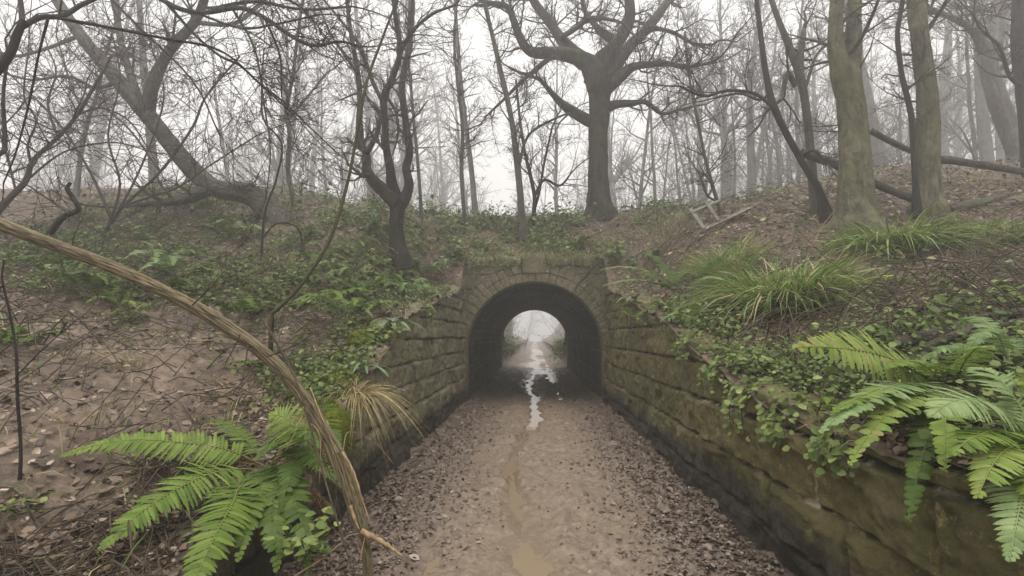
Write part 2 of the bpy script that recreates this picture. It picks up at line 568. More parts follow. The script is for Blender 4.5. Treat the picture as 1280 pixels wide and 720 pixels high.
def green_mask(x, y):
    """how green the ground cover is"""
    crest = np.exp(-((y - 12.6) / 1.5) ** 2) * sstep(7.5, 1.5, np.abs(x + .8)) * 1.0
    leftb = sstep(5.0, 6.5, y) * sstep(13, 10, y) * sstep(-1.2, -2.2, x) * .72
    rwall = np.exp(-((x - 2.0) / .65) ** 2) * sstep(9.5, 5, y) * .72
    rnear = sstep(1.5, 2.6, x) * sstep(5.2, 3.5, y) * .42
    lwall = np.exp(-((x + 1.9) / .6) ** 2) * sstep(11, 7, y) * sstep(3.6, 4.6, y) * .8
    g = np.maximum.reduce([crest, leftb, rwall, rnear, lwall, 0.13 + 0 * x])
    g = g * (1 - .75 * sstep(-1.2, -1.6, x) * sstep(4.4, 3.4, y))
    return g * (.35 + 1.1 * vnoise(x * 1.3, y * 1.3, 71))


def mud_mask(x, y):
    m = sstep(-2.0, -2.7, x) * sstep(6.6, 4.6, y) * sstep(-9, -5, x) * sstep(.28, .5, vnoise(x * 1.1, y * 1.3, 77) + .12)
    return np.clip(m, 0, 1)


xs = np.concatenate([spaced([(-125, -20, 5), (-20, -9, .6), (-9, -6, .15), (-6, -1.5, .05)]), spaced([(-1.44, 1.5, .12)])[:-1] , spaced([(1.5, 6, .05), (6, 9, .15), (9, 20, .6), (20, 125, 5)])])
ys = np.concatenate([spaced([(-14, 0, 1.0), (0, 1.5, .15), (1.5, PORTAL_Y, .05)])[:-1], spaced([(PORTAL_Y, 13.5, .05), (13.5, FAR_Y, .3)])[:-1], spaced([(FAR_Y, 40, .5), (40, 135, 3)])])
XX, YY = np.meshgrid(xs, ys, indexing='ij')
ZZ = zt(XX, YY)
ZZ = ZZ + (.05 * fbm(XX * 7, YY * 7, 13, 3) + .035 * fbm(XX * 6, YY * 16, 14, 2) * mud_mask(XX, YY)) * sstep(14, 10, YY)
# the ground drops behind the wing walls' backs, so the wall tops stay proud
xc = .5 * (xs[:-1] + xs[1:]); yc = .5 * (ys[:-1] + ys[1:])
keep = ~((np.abs(xc)[:, None] < 1.5) & ((yc[None, :] < PORTAL_Y + .06) | (yc[None, :] > FAR_Y)))
V = np.stack([XX, YY, ZZ], -1).reshape(-1, 3)
used_f = grid_faces(len(xs), len(ys), keep)
bank = mesh_obj('embankment', V, [used_f], M['bank'], attrs={'mud': mud_mask(XX, YY).ravel(), 'green': np.clip(green_mask(XX, YY), 0, 1).ravel()})
tag(bank, kind='structure')

px_ = np.linspace(-1.62, 1.62, 131)
py_ = spaced([(-14, 1.5, .5), (1.5, 12, .028), (12, 24.5, .07)])
XX, YY = np.meshgrid(px_, py_, indexing='ij')
ZZ = zpath(XX, YY)
lit = sstep(.35, 1.15, np.abs(XX - .1) + .35 * fbm(XX * 2, YY * 1.2, 61, 3))
path = mesh_obj('path', np.stack([XX, YY, ZZ], -1), [grid_faces(len(px_), len(py_))], M['path'], attrs={'litter': lit.ravel(), 'channel': channel(XX, YY).ravel()})
tag(path, kind='structure')
px_ = spaced([(-4.0, 4.0, .08)]); py_ = spaced([(24.5, 40, .12), (40, 135, 1.5)])
XX, YY = np.meshgrid(px_, py_, indexing='ij')
ZZ = zpath(XX, YY) * sstep(3.0, 1.6, np.abs(XX)) + sstep(1.4, 3.6, np.abs(XX)) * .5
lit2 = sstep(.3, .9, np.abs(XX - .3 * np.sin(YY * .5)) + .3 * fbm(XX * 2, YY, 66, 3))
path2 = mesh_obj('path', np.stack([XX, YY, ZZ], -1), [grid_faces(len(px_), len(py_))], M['path'], attrs={'litter': lit2.ravel(), 'channel': channel(XX, YY, 1.2).ravel()})
tag(path2, kind='structure')
# standing water in the runnel: a level sheet, the mud rises through it
wy = spaced([(2.0, 60, .25)]); cxw = np.interp(wy, CH_Y, CH_X)
wr = .7 + .65 * sstep(13, 16, wy)
wV = np.stack([np.stack([np.clip(cxw + s * wr, -1.44, 1.44), wy, np.full_like(wy, WATER_Z)], -1) for s in (-1, -.5, 0, .5, 1)], 0)
water = mesh_obj('water', wV.reshape(-1, 3), [grid_faces(5, len(wy))[:, ::-1]], M['water'])
tag(water, kind='structure')


# ------------------------------------------------------------------ masonry
def blocks(u, v, course=.30, seed=0, minw=.5, maxw=.95, jw=.016):
    """coursed stone pattern: returns joint (0..1) and a random value per block"""
    v = v + .012 * fbm(u * .9, v * .9, seed + 3, 2)
    hs = np.random.default_rng(seed).uniform(.8, 1.2, 60) * course
    edges = np.concatenate([[-.4], -.4 + np.cumsum(hs)])
    ci = np.clip(np.searchsorted(edges, v) - 1, 0, 59)
    dv = np.minimum(v - edges[ci], edges[np.clip(ci + 1, 0, 60)] - v)
    du = np.zeros_like(u); rid = np.zeros_like(u)
    for c in np.unique(ci):
        r = np.random.default_rng(seed * 100 + int(c))
        e = np.concatenate([[-3], -3 + np.cumsum(r.uniform(minw, maxw, 80))])
        s = ci == c
        k = np.clip(np.searchsorted(e, u[s]) - 1, 0, 79)
        du[s] = np.minimum(u[s] - e[k], e[k + 1] - u[s])
        rid[s] = r.uniform(0, 1, 81)[k]
    d = np.minimum(dv, du)
    wob = jw * (1 + 1.1 * fbm(u * 6, v * 6, seed + 7, 3))
    return 1 - sstep(wob * .3, wob * 1.5, d), rid


def wing_wall(side, label):
    u = np.concatenate([np.linspace(.6, 6.5, 460, endpoint=False), np.linspace(6.5, PORTAL_Y + .04, 260)]); nv = 130
    top = wall_top(np.minimum(u, 10.3), side) + .05 * fbm(u * 2.1, u * 0 + side, 81, 3) + .02 * np.where(fbm(u * 1.1, u * 0, 82, 1) > 0, 1, -1)
    top = top + .12 * sstep(10.3, 11.1, u)
    v = np.linspace(0, 1, nv)
    U = np.repeat(u[:, None], nv, 1)
    Z = -.15 + v[None, :] * (top[:, None] + .15)
    jt, rid = blocks(U, Z, .31, 5 if side < 0 else 9)
    dep = .065 * jt - .05 * (rid - .5) + .035 * fbm(U * 2.2, Z * 2.6, 91 + side, 4) + .03 * fbm(U * 9, Z * 11, 95, 4)
    spall = sstep(.62, .72, vnoise(U * 2.2, Z * 3, 97 + side)) * .035
    dep = dep + spall * (1 - jt)
    lean = .05 * (Z / 2.4)
    X = side * (1.50 + dep + lean)
    # rounded upper edge, then the wall's top running back into the bank
    rows = [np.stack([X, U, Z], -1)]
    J, Rr = [jt], [rid]
    Wt = [sstep(.5, .3, Z + .12 * fbm(U * 1.5, Z * 2, 99, 3))]
    for back, dz in ((.03, .012), (.12, .02), (.28, .01), (.45, -.02), (.5, -.3)):
        rows.append(np.stack([X[:, -1:] + side * back, u[:, None], Z[:, -1:] + dz + .02 * fbm(u * 6, u * 0 + back * 30, 83, 3)[:, None]], -1))
        J.append(jt[:, -1:] * .5); Rr.append(rid[:, -1:]); Wt.append(Wt[0][:, -1:] * 0)
    G_ = np.concatenate(rows, 1)
    nn = G_.shape[1]
    f = grid_faces(G_.shape[0], nn)
    if side < 0: f = f[:, ::-1]
    o = mesh_obj('wing_wall', G_.reshape(-1, 3), [f], M['stone_near'] if side > 0 else M['stone'], origin=(side * 1.5, 6, 0),
                 attrs={'joint': np.concatenate(J, 1).ravel(), 'tint': np.concatenate(Rr, 1).ravel(), 'wet': np.concatenate(Wt, 1).ravel()})
    return tag(o, label, 'wall', 'stone wing walls beside the muddy path')


wing_wall(-1, 'overgrown stone wing wall on the broken-stem side of the muddy path')
wing_wall(1, 'dark damp stone wing wall with pale lime streaks under the large green ferns')

tunnel = thing('tunnel', (0, PORTAL_Y, 0), 'dark arched stone tunnel carrying the embankment over the muddy path', 'tunnel')


def arch_curve(n_j, n_a, r=HW):
    zj = np.linspace(-.15, SPRING, n_j, endpoint=False)
    a = np.linspace(math.pi, 0, n_a)
    L = np.stack([np.full(n_j, -r), zj], -1)
    A = np.stack([r * np.cos(a), SPRING + r * np.sin(a)], -1)
    R = L[::-1] * [-1, 1]
    return np.concatenate([L, A, R])


def portal_mesh():
    inn = arch_curve(70, 220)
    n = len(inn)
    c = np.array([0, SPRING])
    # outer outline: a rectangle met by rays from the arch
    d = inn - np.array([0, 0])
    out = np.zeros_like(inn)
    for i, p in enumerate(inn):
        if i < 70: out[i] = (-2.5, p[1])
        elif i >= n - 70: out[i] = (2.5, p[1])
        else:
            dr = (p - c) / HW
            tx = 2.5 / max(abs(dr[0]), 1e-6); tz = (3.24 - SPRING) / max(dr[1], 1e-6)
            out[i] = c + dr * min(tx, tz)
    k = 56
    t = np.linspace(0, 1, k)
    Gd = inn[:, None, :] * (1 - t)[None, :, None] + out[:, None, :] * t[None, :, None]
    X, Z = Gd[..., 0], Gd[..., 1]
    rr = np.where(Z > SPRING, np.hypot(X, Z - SPRING), np.abs(X)) - HW
    ang = np.where(Z > SPRING, np.arctan2(Z - SPRING, X) * 1.75, Z - SPRING)
    jt, rid = blocks(X + 5, Z, .29, 15)
    # voussoirs: two rings of narrow stones round the opening
    va = np.abs(((ang / .17) % 1) - .5) * .17; vj = 1 - sstep(.004, .022, .085 - va)
    ring = (rr < .4)
    vj = np.maximum(vj, 1 - sstep(.004, .016, np.abs(rr - .2)))
    vid = _hash(np.floor(ang / .17) + 50, np.floor(rr / .2) + 3, 5)
    ring_edge = 1 - sstep(.004, .018, np.abs(rr - .4))
    J = np.where(ring, np.maximum(vj, ring_edge), np.maximum(jt, ring_edge)); T = np.where(ring, vid, rid)
    dep = .028 * J - .02 * (T - .5) + .022 * fbm(X * 2.6, Z * 2.6, 101, 4) + .008 * fbm(X * 14, Z * 14, 103, 3) - .03 * ring
    Y = dep + .02
    G_ = np.stack([X, Y, Z], -1)
    # the reveal
    rev = np.stack([G_[:, :1] + np.array([0, dy, 0]) for dy in (.45, .25, .1, .03)], 1)[:, :, 0]
    A = np.concatenate([rev, G_], 1)
    J = np.concatenate([J[:, :1].repeat(4, 1), J], 1); T = np.concatenate([T[:, :1].repeat(4, 1), T], 1)
    W = sstep(.45, .2, A[..., 2]) * .9
    f = grid_faces(A.shape[0], A.shape[1])
    return A, f, dict(joint=J.ravel(), tint=T.ravel(), wet=W.ravel())


A, f, at = portal_mesh()
pface = mesh_obj('portal', (A + np.array([0, PORTAL_Y, 0])).reshape(-1, 3), [f], M['portal'], tunnel, attrs=at)
pf = mesh_obj('portal', (A * np.array([1, -1, 1]) + np.array([0, FAR_Y, 0])).reshape(-1, 3), [f[:, ::-1]], M['portal'], tunnel, attrs=at)
cur = arch_curve(40, 130, HW + .012)
yb = np.linspace(PORTAL_Y + .1, FAR_Y - .1, 330)
s_len = np.concatenate([[0], np.cumsum(np.linalg.norm(np.diff(cur, axis=0), axis=1))])
S, YB = np.meshgrid(s_len, yb, indexing='ij')
jt, rid = blocks(YB, S, .16, 25, .3, .5, .012)
nrm = np.where(cur[:, 1:] > SPRING, (cur - [0, SPRING]) / np.linalg.norm(cur - [0, SPRING], axis=1, keepdims=True), np.stack([np.sign(cur[:, 0]), 0 * cur[:, 0]], -1))
dep = (.014 * jt + .02 * fbm(S * 1.5, YB * 1.5, 107, 4))[..., None]
BX = cur[:, None, :] + nrm[:, None, :] * dep
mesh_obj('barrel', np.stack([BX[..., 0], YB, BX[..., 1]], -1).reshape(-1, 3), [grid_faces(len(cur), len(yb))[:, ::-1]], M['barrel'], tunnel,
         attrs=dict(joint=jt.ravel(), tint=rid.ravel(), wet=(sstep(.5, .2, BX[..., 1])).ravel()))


def stone_block(x0, x1, y0, y1, z0, z1, seed, n=9, amp=.012):
    """a rough, softened block as one closed grid-sided solid"""
    r = np.random.default_rng(seed)
    V, F, off = [], [], 0
    c = np.array([(x0 + x1) / 2, (y0 + y1) / 2, (z0 + z1) / 2]); h = np.array([(x1 - x0) / 2, (y1 - y0) / 2, (z1 - z0) / 2])
    t = np.linspace(-1, 1, n)
    A_, B_ = np.meshgrid(t, t, indexing='ij')
    for ax in range(3):
        for sg in (-1, 1):
            p = np.zeros((n, n, 3)); p[..., ax] = sg; p[..., (ax + 1) % 3] = A_; p[..., (ax + 2) % 3] = B_
            q = norm(p) * 1.0
            k = .06
            w = c + h * np.sign(p) * np.minimum(np.abs(p), 1 - k * np.maximum(0, np.sort(np.abs(p), -1)[..., 1:2] - .6) / .4)
            w = w + q * amp * fbm(w[..., 0:1] * 5 + w[..., 2:3] * 3.1 + seed, w[..., 1:2] * 5 + w[..., 2:3] * 4.3, 7, 3)
            V.append(w.reshape(-1, 3))
            f = grid_faces(n, n) + off
            F.append(f if sg > 0 else f[:, ::-1]); off += n * n
    return np.concatenate(V), F


xe = [-1.4, -.86, -.28, .26, .84, 1.38]
for i in range(5):
    ks = i == 2
    V, F = stone_block(xe[i] + .006, xe[i + 1] - .006, PORTAL_Y - (.06 if ks else .035), PORTAL_Y + .34, 3.02 - (.16 if ks else 0) + .01 * (i % 2), 3.24 + (.05 if ks else 0) + .015 * (i % 3), 300 + i)
    n_ = len(V)
    o = mesh_obj('keystone' if ks else 'coping_stone', V, F, M['portal'], pface, attrs=dict(joint=np.zeros(n_), tint=np.full(n_, RNG.random()), wet=np.zeros(n_)))

# ------------------------------------------------------------------ trees
UP = np.array([0, 0, 1.0])


def grow(T, p, d, L, r, depth, rng, st):
    n = 7 if depth >= 2 else 5 if depth == 1 else 4
    seg = L / (n - 1)
    pts = [p]; d = norm(d)
    for i in range(n - 1):
        d = norm(d + rng.normal(0, st['wig'], 3) + UP * st['trop'] * (1 if depth else .5))
        pts.append(pts[-1] + d * seg)
    pts = np.array(pts)
    t = np.linspace(0, 1, n)
    rad = np.maximum(r * (1 - .85 * t), st['rmin'])
    T.add(pts, rad)
    if depth > 0:
        k = st['kids'][min(depth, len(st['kids']) - 1)]
        k = max(1, int(round(k * rng.uniform(.7, 1.3))))
        for j in range(k):
            u = rng.uniform(.15, 1.0) * (n - 1)
            i = min(int(u), n - 2)
            q = pts[i] + (pts[i + 1] - pts[i]) * (u - i)
            dd = norm(pts[i + 1] - pts[i])
            side = norm(np.cross(dd, rng.normal(0, 1, 3)))
            a = rng.uniform(*st['ang'])
            nd = dd * math.cos(a) + side * math.sin(a)
            grow(T, q, nd, L * rng.uniform(.35, .65) * (1.1 - .5 * u / (n - 1)), max(np.interp(u, np.arange(n), rad) * .65, st['rmin']), depth - 1, rng, st)


ST = dict(wig=.16, trop=.05, rmin=.0035, kids=[0, 5, 5, 5], ang=(.5, 1.1))


def px_line(lst, Y, drift=0.0, k=5):
    pts, rad = [], []
    m = len(lst)
    for i, (px, py, w) in enumerate(lst):
        yy = Y + drift * (i / max(1, m - 1)) ** 1.2
        pts.append(P(px, py, yy)); d_ = ray(px, py)
        rad.append(w / 2 * yy / FPX / math.sqrt(1 + .8 * d_[0] ** 2))
    return catmull(pts, k), np.interp(np.linspace(0, m - 1, (m - 1) * k + 1 if m > 2 else k + 1), np.arange(m), rad)


def traced_tree(name, label, cat, Y, trunk, limbs=(), mat='bark_oak', twig='twig', seed=0, n_tw=10, tw_len=.9, depth=2, group=None, st=None, sink=.35, trunk_tw=0, tw_r=.5, ridge=.12):
    """trunk and limbs follow the photo's outlines at real distance and thickness; each limb (points, depth drift) is its own part"""
    rng = np.random.default_rng(seed)
    st = dict(ST, **(st or {}))
    tp, tr = px_line(trunk, Y, k=14)
    base = tp[0].copy()
    gz = float(zt(base[0], base[1]))
    root = thing(name, (base[0], base[1], min(base[2], gz)), label, cat, group)
    sink = sink + 1.3 * tr[0]
    tp = np.vstack([[base[0], base[1], min(gz, base[2]) - sink], tp]); tr = np.concatenate([[tr[0] * 1.35], tr])
    T = Tubes(); T.add(tp, tr, 56 if tr.max() > .13 else 28 if tr.max() > .08 else 8); T.build('trunk', M[mat], root, ridge=ridge, seed=seed)
    C = Tubes()
    for li in limbs:
        pts_px, drift = li[0], li[1]
        lp, lr = px_line(pts_px, Y, drift)
        B = Tubes(); B.add(lp, lr, 28 if lr.max() > .09 else 10); B.build('limb', M[mat], root, ridge=ridge * .9, seed=seed + len(pts_px))
        n = len(lp)
        length = np.linalg.norm(np.diff(lp, axis=0), axis=1).sum()
        for j in range(int(n_tw * max(.6, min(2.5, length / 2)))):
            u = rng.uniform(.25, 1) * (n - 1); i = min(int(u), n - 2)
            q = lp[i] + (lp[i + 1] - lp[i]) * (u - i); dd = norm(lp[i + 1] - lp[i])
            side = norm(np.cross(dd, rng.normal(0, 1, 3))); a = rng.uniform(.5, 1.15)
            grow(C, q, dd * math.cos(a) + side * math.sin(a), tw_len * rng.uniform(.5, 1.4), min(lr[i] * tw_r, .03), depth, rng, st)
        # the limb goes on beyond its last traced point
        grow(C, lp[-1], norm(lp[-1] - lp[-3]), tw_len * 1.5, lr[-1], depth, rng, st)
    for j in range(trunk_tw):
        n = len(tp); u = rng.uniform(.35, 1) * (n - 1); i = min(int(u), n - 2)
        q = tp[i] + (tp[i + 1] - tp[i]) * (u - i)
        az = rng.uniform(0, 2 * math.pi)
        grow(C, q, [math.cos(az), math.sin(az), rng.uniform(.2, 1)], tw_len * rng.uniform(.6, 1.4), min(tr[i] * .5, .02), depth, rng, st)
    if not limbs and not trunk_tw:
        pass
    else:
        C.build('crown', M[twig], root)
    return root


# the oak over the tunnel
traced_tree('oak_tree', 'broad old oak with a straight trunk and crooked limbs, standing above the tunnel', 'tree', 13.2,
    [(751, 268, 40), (749, 255, 31), (748, 235, 26), (747, 205, 25), (748, 170, 25), (749, 140, 27), (750, 118, 30), (752, 100, 34)],
    [([(750, 112, 30), (742, 92, 26), (730, 76, 21), (700, 67, 17), (665, 65, 14), (650, 47, 12), (642, 25, 10), (633, 8, 8), (605, 2, 6), (580, -14, 4)], -1.2),
     ([(732, 76, 17), (716, 64, 14), (700, 47, 13), (685, 25, 12), (668, 2, 11), (652, -30, 9), (640, -70, 6)], .8),
     ([(748, 105, 24), (752, 84, 20), (770, 56, 17), (785, 30, 15), (787, 2, 13), (781, -40, 10), (790, -90, 7)], -.6),
     ([(756, 104, 20), (768, 84, 17), (785, 60, 15), (810, 35, 13), (832, 5, 11), (850, -30, 9), (880, -70, 6)], 1.4),
     ([(757, 112, 16), (768, 103, 13), (785, 88, 11), (800, 82, 9), (835, 80, 7), (858, 84, 6), (890, 78, 4)], -1.0),
     ([(756, 134, 12), (772, 130, 8), (790, 129, 7), (808, 128, 6), (827, 142, 5), (850, 137, 4), (872, 132, 2.5)], .6),
     ([(744, 152, 13), (732, 148, 11), (705, 132, 9), (690, 117, 7), (675, 100, 5), (660, 95, 3)], -.5),
     ([(690, 70, 8), (668, 88, 6), (650, 104, 5), (630, 124, 4), (607, 146, 2.5)], 1.0),
     ([(770, 52, 9), (752, 40, 7), (735, 20, 6), (728, 0, 5), (735, -30, 4)], 1.1),
     ([(700, 48, 8), (722, 34, 6), (740, 22, 5), (770, 26, 4)], -1.2),
     ([(812, 34, 7), (840, 40, 5), (866, 54, 4), (890, 56, 3)], -1.2)],
    'bark_oak', 'twig', 3, n_tw=12, tw_len=1.0, depth=2, st=dict(wig=.24, rmin=.0045, kids=[0, 4, 5]))

# the forked tree beside the portal
traced_tree('forked_tree', 'dark crooked tree forking low into three upright stems, beside the overgrown wing wall', 'tree', 9.3,
    [(498, 322, 26), (496, 305, 20), (495, 285, 18), (497, 265, 19), (499, 250, 21)],
    [([(500, 258, 18), (488, 246, 18), (470, 230, 14), (459, 212, 12), (459, 195, 10), (450, 175, 10), (449, 150, 9), (450, 125, 8), (447, 90, 7), (437, 30, 6), (432, -20, 5)], .7),
     ([(497, 250, 13), (490, 230, 11), (488, 212, 9), (483, 184, 9), (481, 150, 9), (480, 120, 9), (490, 98, 8), (500, 65, 8), (495, 25, 7), (488, -30, 5)], -.8),
     ([(501, 256, 14), (508, 243, 11), (511, 229, 10), (508, 210, 9), (512, 190, 10), (507, 150, 9), (503, 122, 9), (503, 100, 9), (512, 55, 8), (516, 0, 6), (513, -40, 5)], .5),
     ([(458, 192, 8), (468, 174, 7), (475, 152, 6), (478, 130, 5), (465, 100, 6), (450, 58, 5), (428, 28, 4), (405, 0, 3)], 1.0),
     ([(462, 219, 9), (455, 220, 7), (450, 218, 5)], 0),
     ([(500, 66, 6), (515, 40, 5), (540, 18, 4), (570, 6, 3)], -1.2),
     ([(484, 122, 5), (495, 140, 3.5), (498, 165, 3), (492, 190, 2)], -.5),
     ([(447, 92, 5), (425, 60, 4), (412, 40, 3), (400, 10, 3)], .8)],
    'bark_dark', 'twig', 5, n_tw=8, tw_len=.65, depth=2, st=dict(wig=.22, rmin=.0032, kids=[0, 4, 4]))

# the tree that fell and went on growing
traced_tree('leaning_tree', 'fallen half-rotten looking tree leaning far over on the mound', 'tree', 10.2,
    [(368, 312, 44), (357, 290, 40), (340, 266, 36), (312, 243, 31), (272, 236, 28), (244, 216, 28), (215, 183, 26), (182, 140, 27), (145, 98, 23), (102, 46, 20), (72, 2, 18), (46, -40, 16), (10, -100, 12)],
    [([(184, 142, 20), (190, 106, 18), (210, 66, 16), (243, 27, 14), (256, -2, 12), (270, -50, 9)], -1.3),
     ([(178, 136, 13), (164, 96, 12), (152, 55, 11), (145, 0, 10), (150, -60, 7)], 1.2),
     ([(258, 236, 22), (240, 246, 17), (218, 251, 13), (197, 254, 9)], -.5),
     ([(243, 28, 8), (290, 30, 6), (320, 10, 5), (350, -20, 4)], .8),
     ([(150, 100, 8), (120, 110, 6), (85, 95, 5), (40, 100, 4), (0, 90, 3)], -1.4),
     ([(100, 44, 8), (60, 60, 6), (20, 70, 5), (-20, 60, 4)], -1)],
    'bark_fallen', 'twig', 7, n_tw=9, tw_len=1.1, depth=2, st=dict(wig=.2, rmin=.0045, kids=[0, 4, 5]), sink=.2)
traced_tree('slender_tree', 'pale upright trunk standing directly behind the leaning fallen tree', 'tree', 15.5,
    [(193, 250, 15), (192, 215, 14), (189, 180, 13), (186, 140, 12), (180, 90, 11), (176, 30, 9), (170, -40, 7)], [([(186, 140, 6), (200, 90, 5), (225, 50, 4)], 1)], 'bark_pale', 'twig', 8, n_tw=8, tw_len=1.2, trunk_tw=14, st=dict(rmin=.005))

# right-hand trees
traced_tree('thick_tree', 'thick greenish-brown trunk splitting in two high up, behind the larger grass tussocks', 'tree', 8.4,
    [(1070, 285, 62), (1070, 268, 50), (1069, 245, 44), (1069, 215, 41), (1068, 180, 39), (1065, 140, 37), (1062, 110, 33), (1063, 85, 27), (1066, 55, 22), (1068, 10, 19), (1072, -40, 16), (1085, -100, 12)],
    [([(1064, 140, 24), (1057, 112, 25), (1050, 85, 23), (1045, 55, 21), (1045, 20, 19), (1047, -30, 17), (1040, -90, 12)], -.25),
     ([(1058, 72, 8), (1075, 50, 6), (1090, 20, 5), (1102, -10, 4)], -1.2)],
    'bark_green', 'twig', 9, n_tw=5, tw_len=1.0, trunk_tw=5, st=dict(rmin=.004))
traced_tree('thick_tree', 'straight mossy trunk beside the thick splitting tree, nearer the hillside', 'tree', 9.2,
    [(1162, 262, 40), (1161, 245, 32), (1161, 215, 29), (1161, 170, 28), (1159, 120, 27), (1154, 80, 26), (1149, 40, 25), (1145, 0, 24), (1140, -60, 20), (1136, -120, 15)],
    [([(1157, 40, 8), (1170, 22, 6), (1182, 2, 5), (1195, -30, 4)], -.8), ([(1147, 10, 10), (1130, -20, 8), (1120, -60, 6)], .7)],
    'bark_green', 'twig', 10, n_tw=6, tw_len=1.0, trunk_tw=7, st=dict(rmin=.004))
traced_tree('thin_tree', 'thin crooked sapling stem rising close beside the straight mossy trunk', 'tree', 8.9,
    [(1146, 262, 11), (1145, 240, 9), (1142, 195, 8), (1140, 150, 8), (1132, 112, 7.5), (1126, 85, 7), (1122, 40, 6.5), (1128, 0, 6), (1124, -50, 5)], [], 'bark_dark', 'twig', 12, trunk_tw=10, tw_len=.8)
traced_tree('split_tree', 'broken-topped tree stem with a splintered stub, beyond the wooden frame', 'tree', 9.6,
    [(1024, 278, 17), (1018, 245, 13), (1013, 190, 11), (1008, 140, 11), (1000, 95, 12), (988, 62, 10), (975, 30, 8), (963, -5, 7), (950, -60, 5)],
    [([(1000, 98, 11), (1000, 70, 10), (1004, 45, 8), (1005, 36, 5)], .2), ([(995, 108, 8), (984, 92, 8), (978, 120, 6), (972, 128, 5)], -.3),
     ([(1004, 120, 5), (1020, 70, 4), (1040, 50, 4), (1060, 20, 3)], .6)], 'bark_fallen', 'twig', 13, n_tw=7, tw_len=.8)
traced_tree('arching_tree', 'dark thin stem sweeping up in a long curve beside the broken-topped tree', 'tree', 9.0,
    [(1034, 282, 12), (1024, 240, 9), (1004, 205, 9), (982, 165, 9), (966, 130, 9), (958, 95, 8), (953, 60, 7), (946, 5, 6), (940, -50, 5)],
    [([(970, 138, 5), (945, 118, 5), (910, 113, 4), (880, 120, 3.5), (850, 108, 3)], -.9), ([(1000, 196, 4), (1018, 188, 4), (1034, 205, 3)], -.3),
     ([(962, 116, 4), (950, 125, 3.5), (925, 117, 3), (895, 122, 2.5)], .7)], 'bark_dark', 'twig', 14, n_tw=9, tw_len=.8)
traced_tree('hillside_tree', 'leaning tree with a forked crown on the foggy hillside at the edge of the picture', 'tree', 14.0,
    [(1284, 222, 34), (1273, 195, 29), (1258, 155, 27), (1245, 118, 26), (1235, 80, 25), (1236, 55, 26)],
    [([(1236, 62, 20), (1243, 30, 17), (1250, 0, 15), (1260, -50, 11)], .8), ([(1234, 68, 13), (1220, 42, 10), (1197, 25, 9), (1165, 12, 8), (1130, -10, 6)], -1.2),
     ([(1240, 92, 9), (1265, 75, 8), (1285, 50, 7), (1310, 20, 5)], -.5)], 'bark_pale', 'twig', 15, n_tw=12, tw_len=1.3, depth=2, st=dict(rmin=.005))
traced_tree('hillside_tree', 'dark upright trunk cut off by the picture edge, on the foggy hillside', 'tree', 11.5,
    [(1292, 250, 26), (1286, 180, 22), (1279, 110, 20), (1272, 50, 18), (1274, -20, 15), (1270, -80, 11)], [([(1280, 110, 8), (1262, 95, 6), (1250, 60, 5), (1230, 40, 4)], -.8)], 'bark_dark', 'twig', 16, n_tw=9, tw_len=1.1, trunk_tw=10)

# slender stems over the tunnel
traced_tree('slender_tree', 'tall slender leaning tree rising from the bank directly over the portal', 'tree', 12.0,
    [(654, 292, 11), (652, 275, 9), (650, 240, 8), (646, 200, 8), (641, 160, 7.5), (635, 128, 7), (626, 90, 7), (618, 55, 6), (606, 5, 5), (595, -50, 4)],
    [([(648, 210, 4), (660, 170, 3.5), (690, 150, 3), (715, 140, 2)], -1)], 'bark_fallen', 'twig', 17, n_tw=8, trunk_tw=18, tw_len=1.0)
traced_tree('slender_tree', 'thin pale sapling with a bend at mid height, standing on the crest above the portal', 'tree', 12.6,
    [(583, 296, 6), (580, 265, 5), (577, 220, 5), (578, 160, 4.5), (572, 105, 4), (568, 50, 3.5), (572, -10, 3)], [], 'bark_fallen', 'twig', 18, trunk_tw=22, tw_len=.9)
traced_tree('slender_tree', 'pale straight sapling leaning gently on the crest, farther off than its thin neighbour', 'tree', 15,
    [(594, 268, 8), (590, 220, 7), (584, 170, 6), (577, 110, 5.5), (571, 40, 5), (568, -30, 4)], [], 'bark_pale', 'twig', 19, trunk_tw=20, tw_len=1.2)
traced_tree('slender_tree', 'thin straight sapling between the forked tree and the portal', 'tree', 12.0,
    [(527, 278, 5), (525, 240, 4.5), (521, 190, 4.2), (515, 125, 4), (510, 60, 3.5), (512, 0, 3)], [], 'bark_fallen', 'twig', 20, trunk_tw=18, tw_len=.9)
traced_tree('slender_tree', 'forked thin sapling left of the oak, its twin stems bowing apart', 'tree', 12.6,
    [(667, 272, 6), (668, 245, 5), (662, 215, 5), (656, 190, 4), (650, 150, 3.5), (645, 100, 3)], [([(667, 248, 4), (680, 225, 3.5), (700, 232, 3), (715, 215, 2)], .5), ([(668, 262, 4), (674, 240, 3.5), (680, 205, 3), (690, 160, 2.5)], -.5)], 'bark_dark', 'twig', 21, n_tw=7, trunk_tw=14, tw_len=.9)
traced_tree('slender_tree', 'twiggy sapling growing on the crest just past the wooden frame', 'tree', 10.2,
    [(901, 285, 6), (899, 262, 5), (893, 240, 5), (882, 200, 4), (872, 150, 4), (862, 100, 3), (856, 40, 3)], [([(896, 252, 3), (886, 246, 3), (880, 236, 2.5)], -.2)], 'bark_fallen', 'twig', 22, n_tw=4, trunk_tw=16, tw_len=.7)
traced_tree('slender_tree', 'thin purple-brown sapling at the left of the fallen tree with a sharp upward bend', 'tree', 11.2,
    [(93, 262, 9), (97, 228, 8), (102, 185, 8), (110, 150, 7), (122, 115, 6), (132, 70, 5), (150, 10, 4)], [([(110, 150, 4), (90, 110, 3.5), (75, 60, 3)], -.5)], 'bark_pale', 'twig_mauve', 23, n_tw=8, trunk_tw=14, tw_len=1.0)
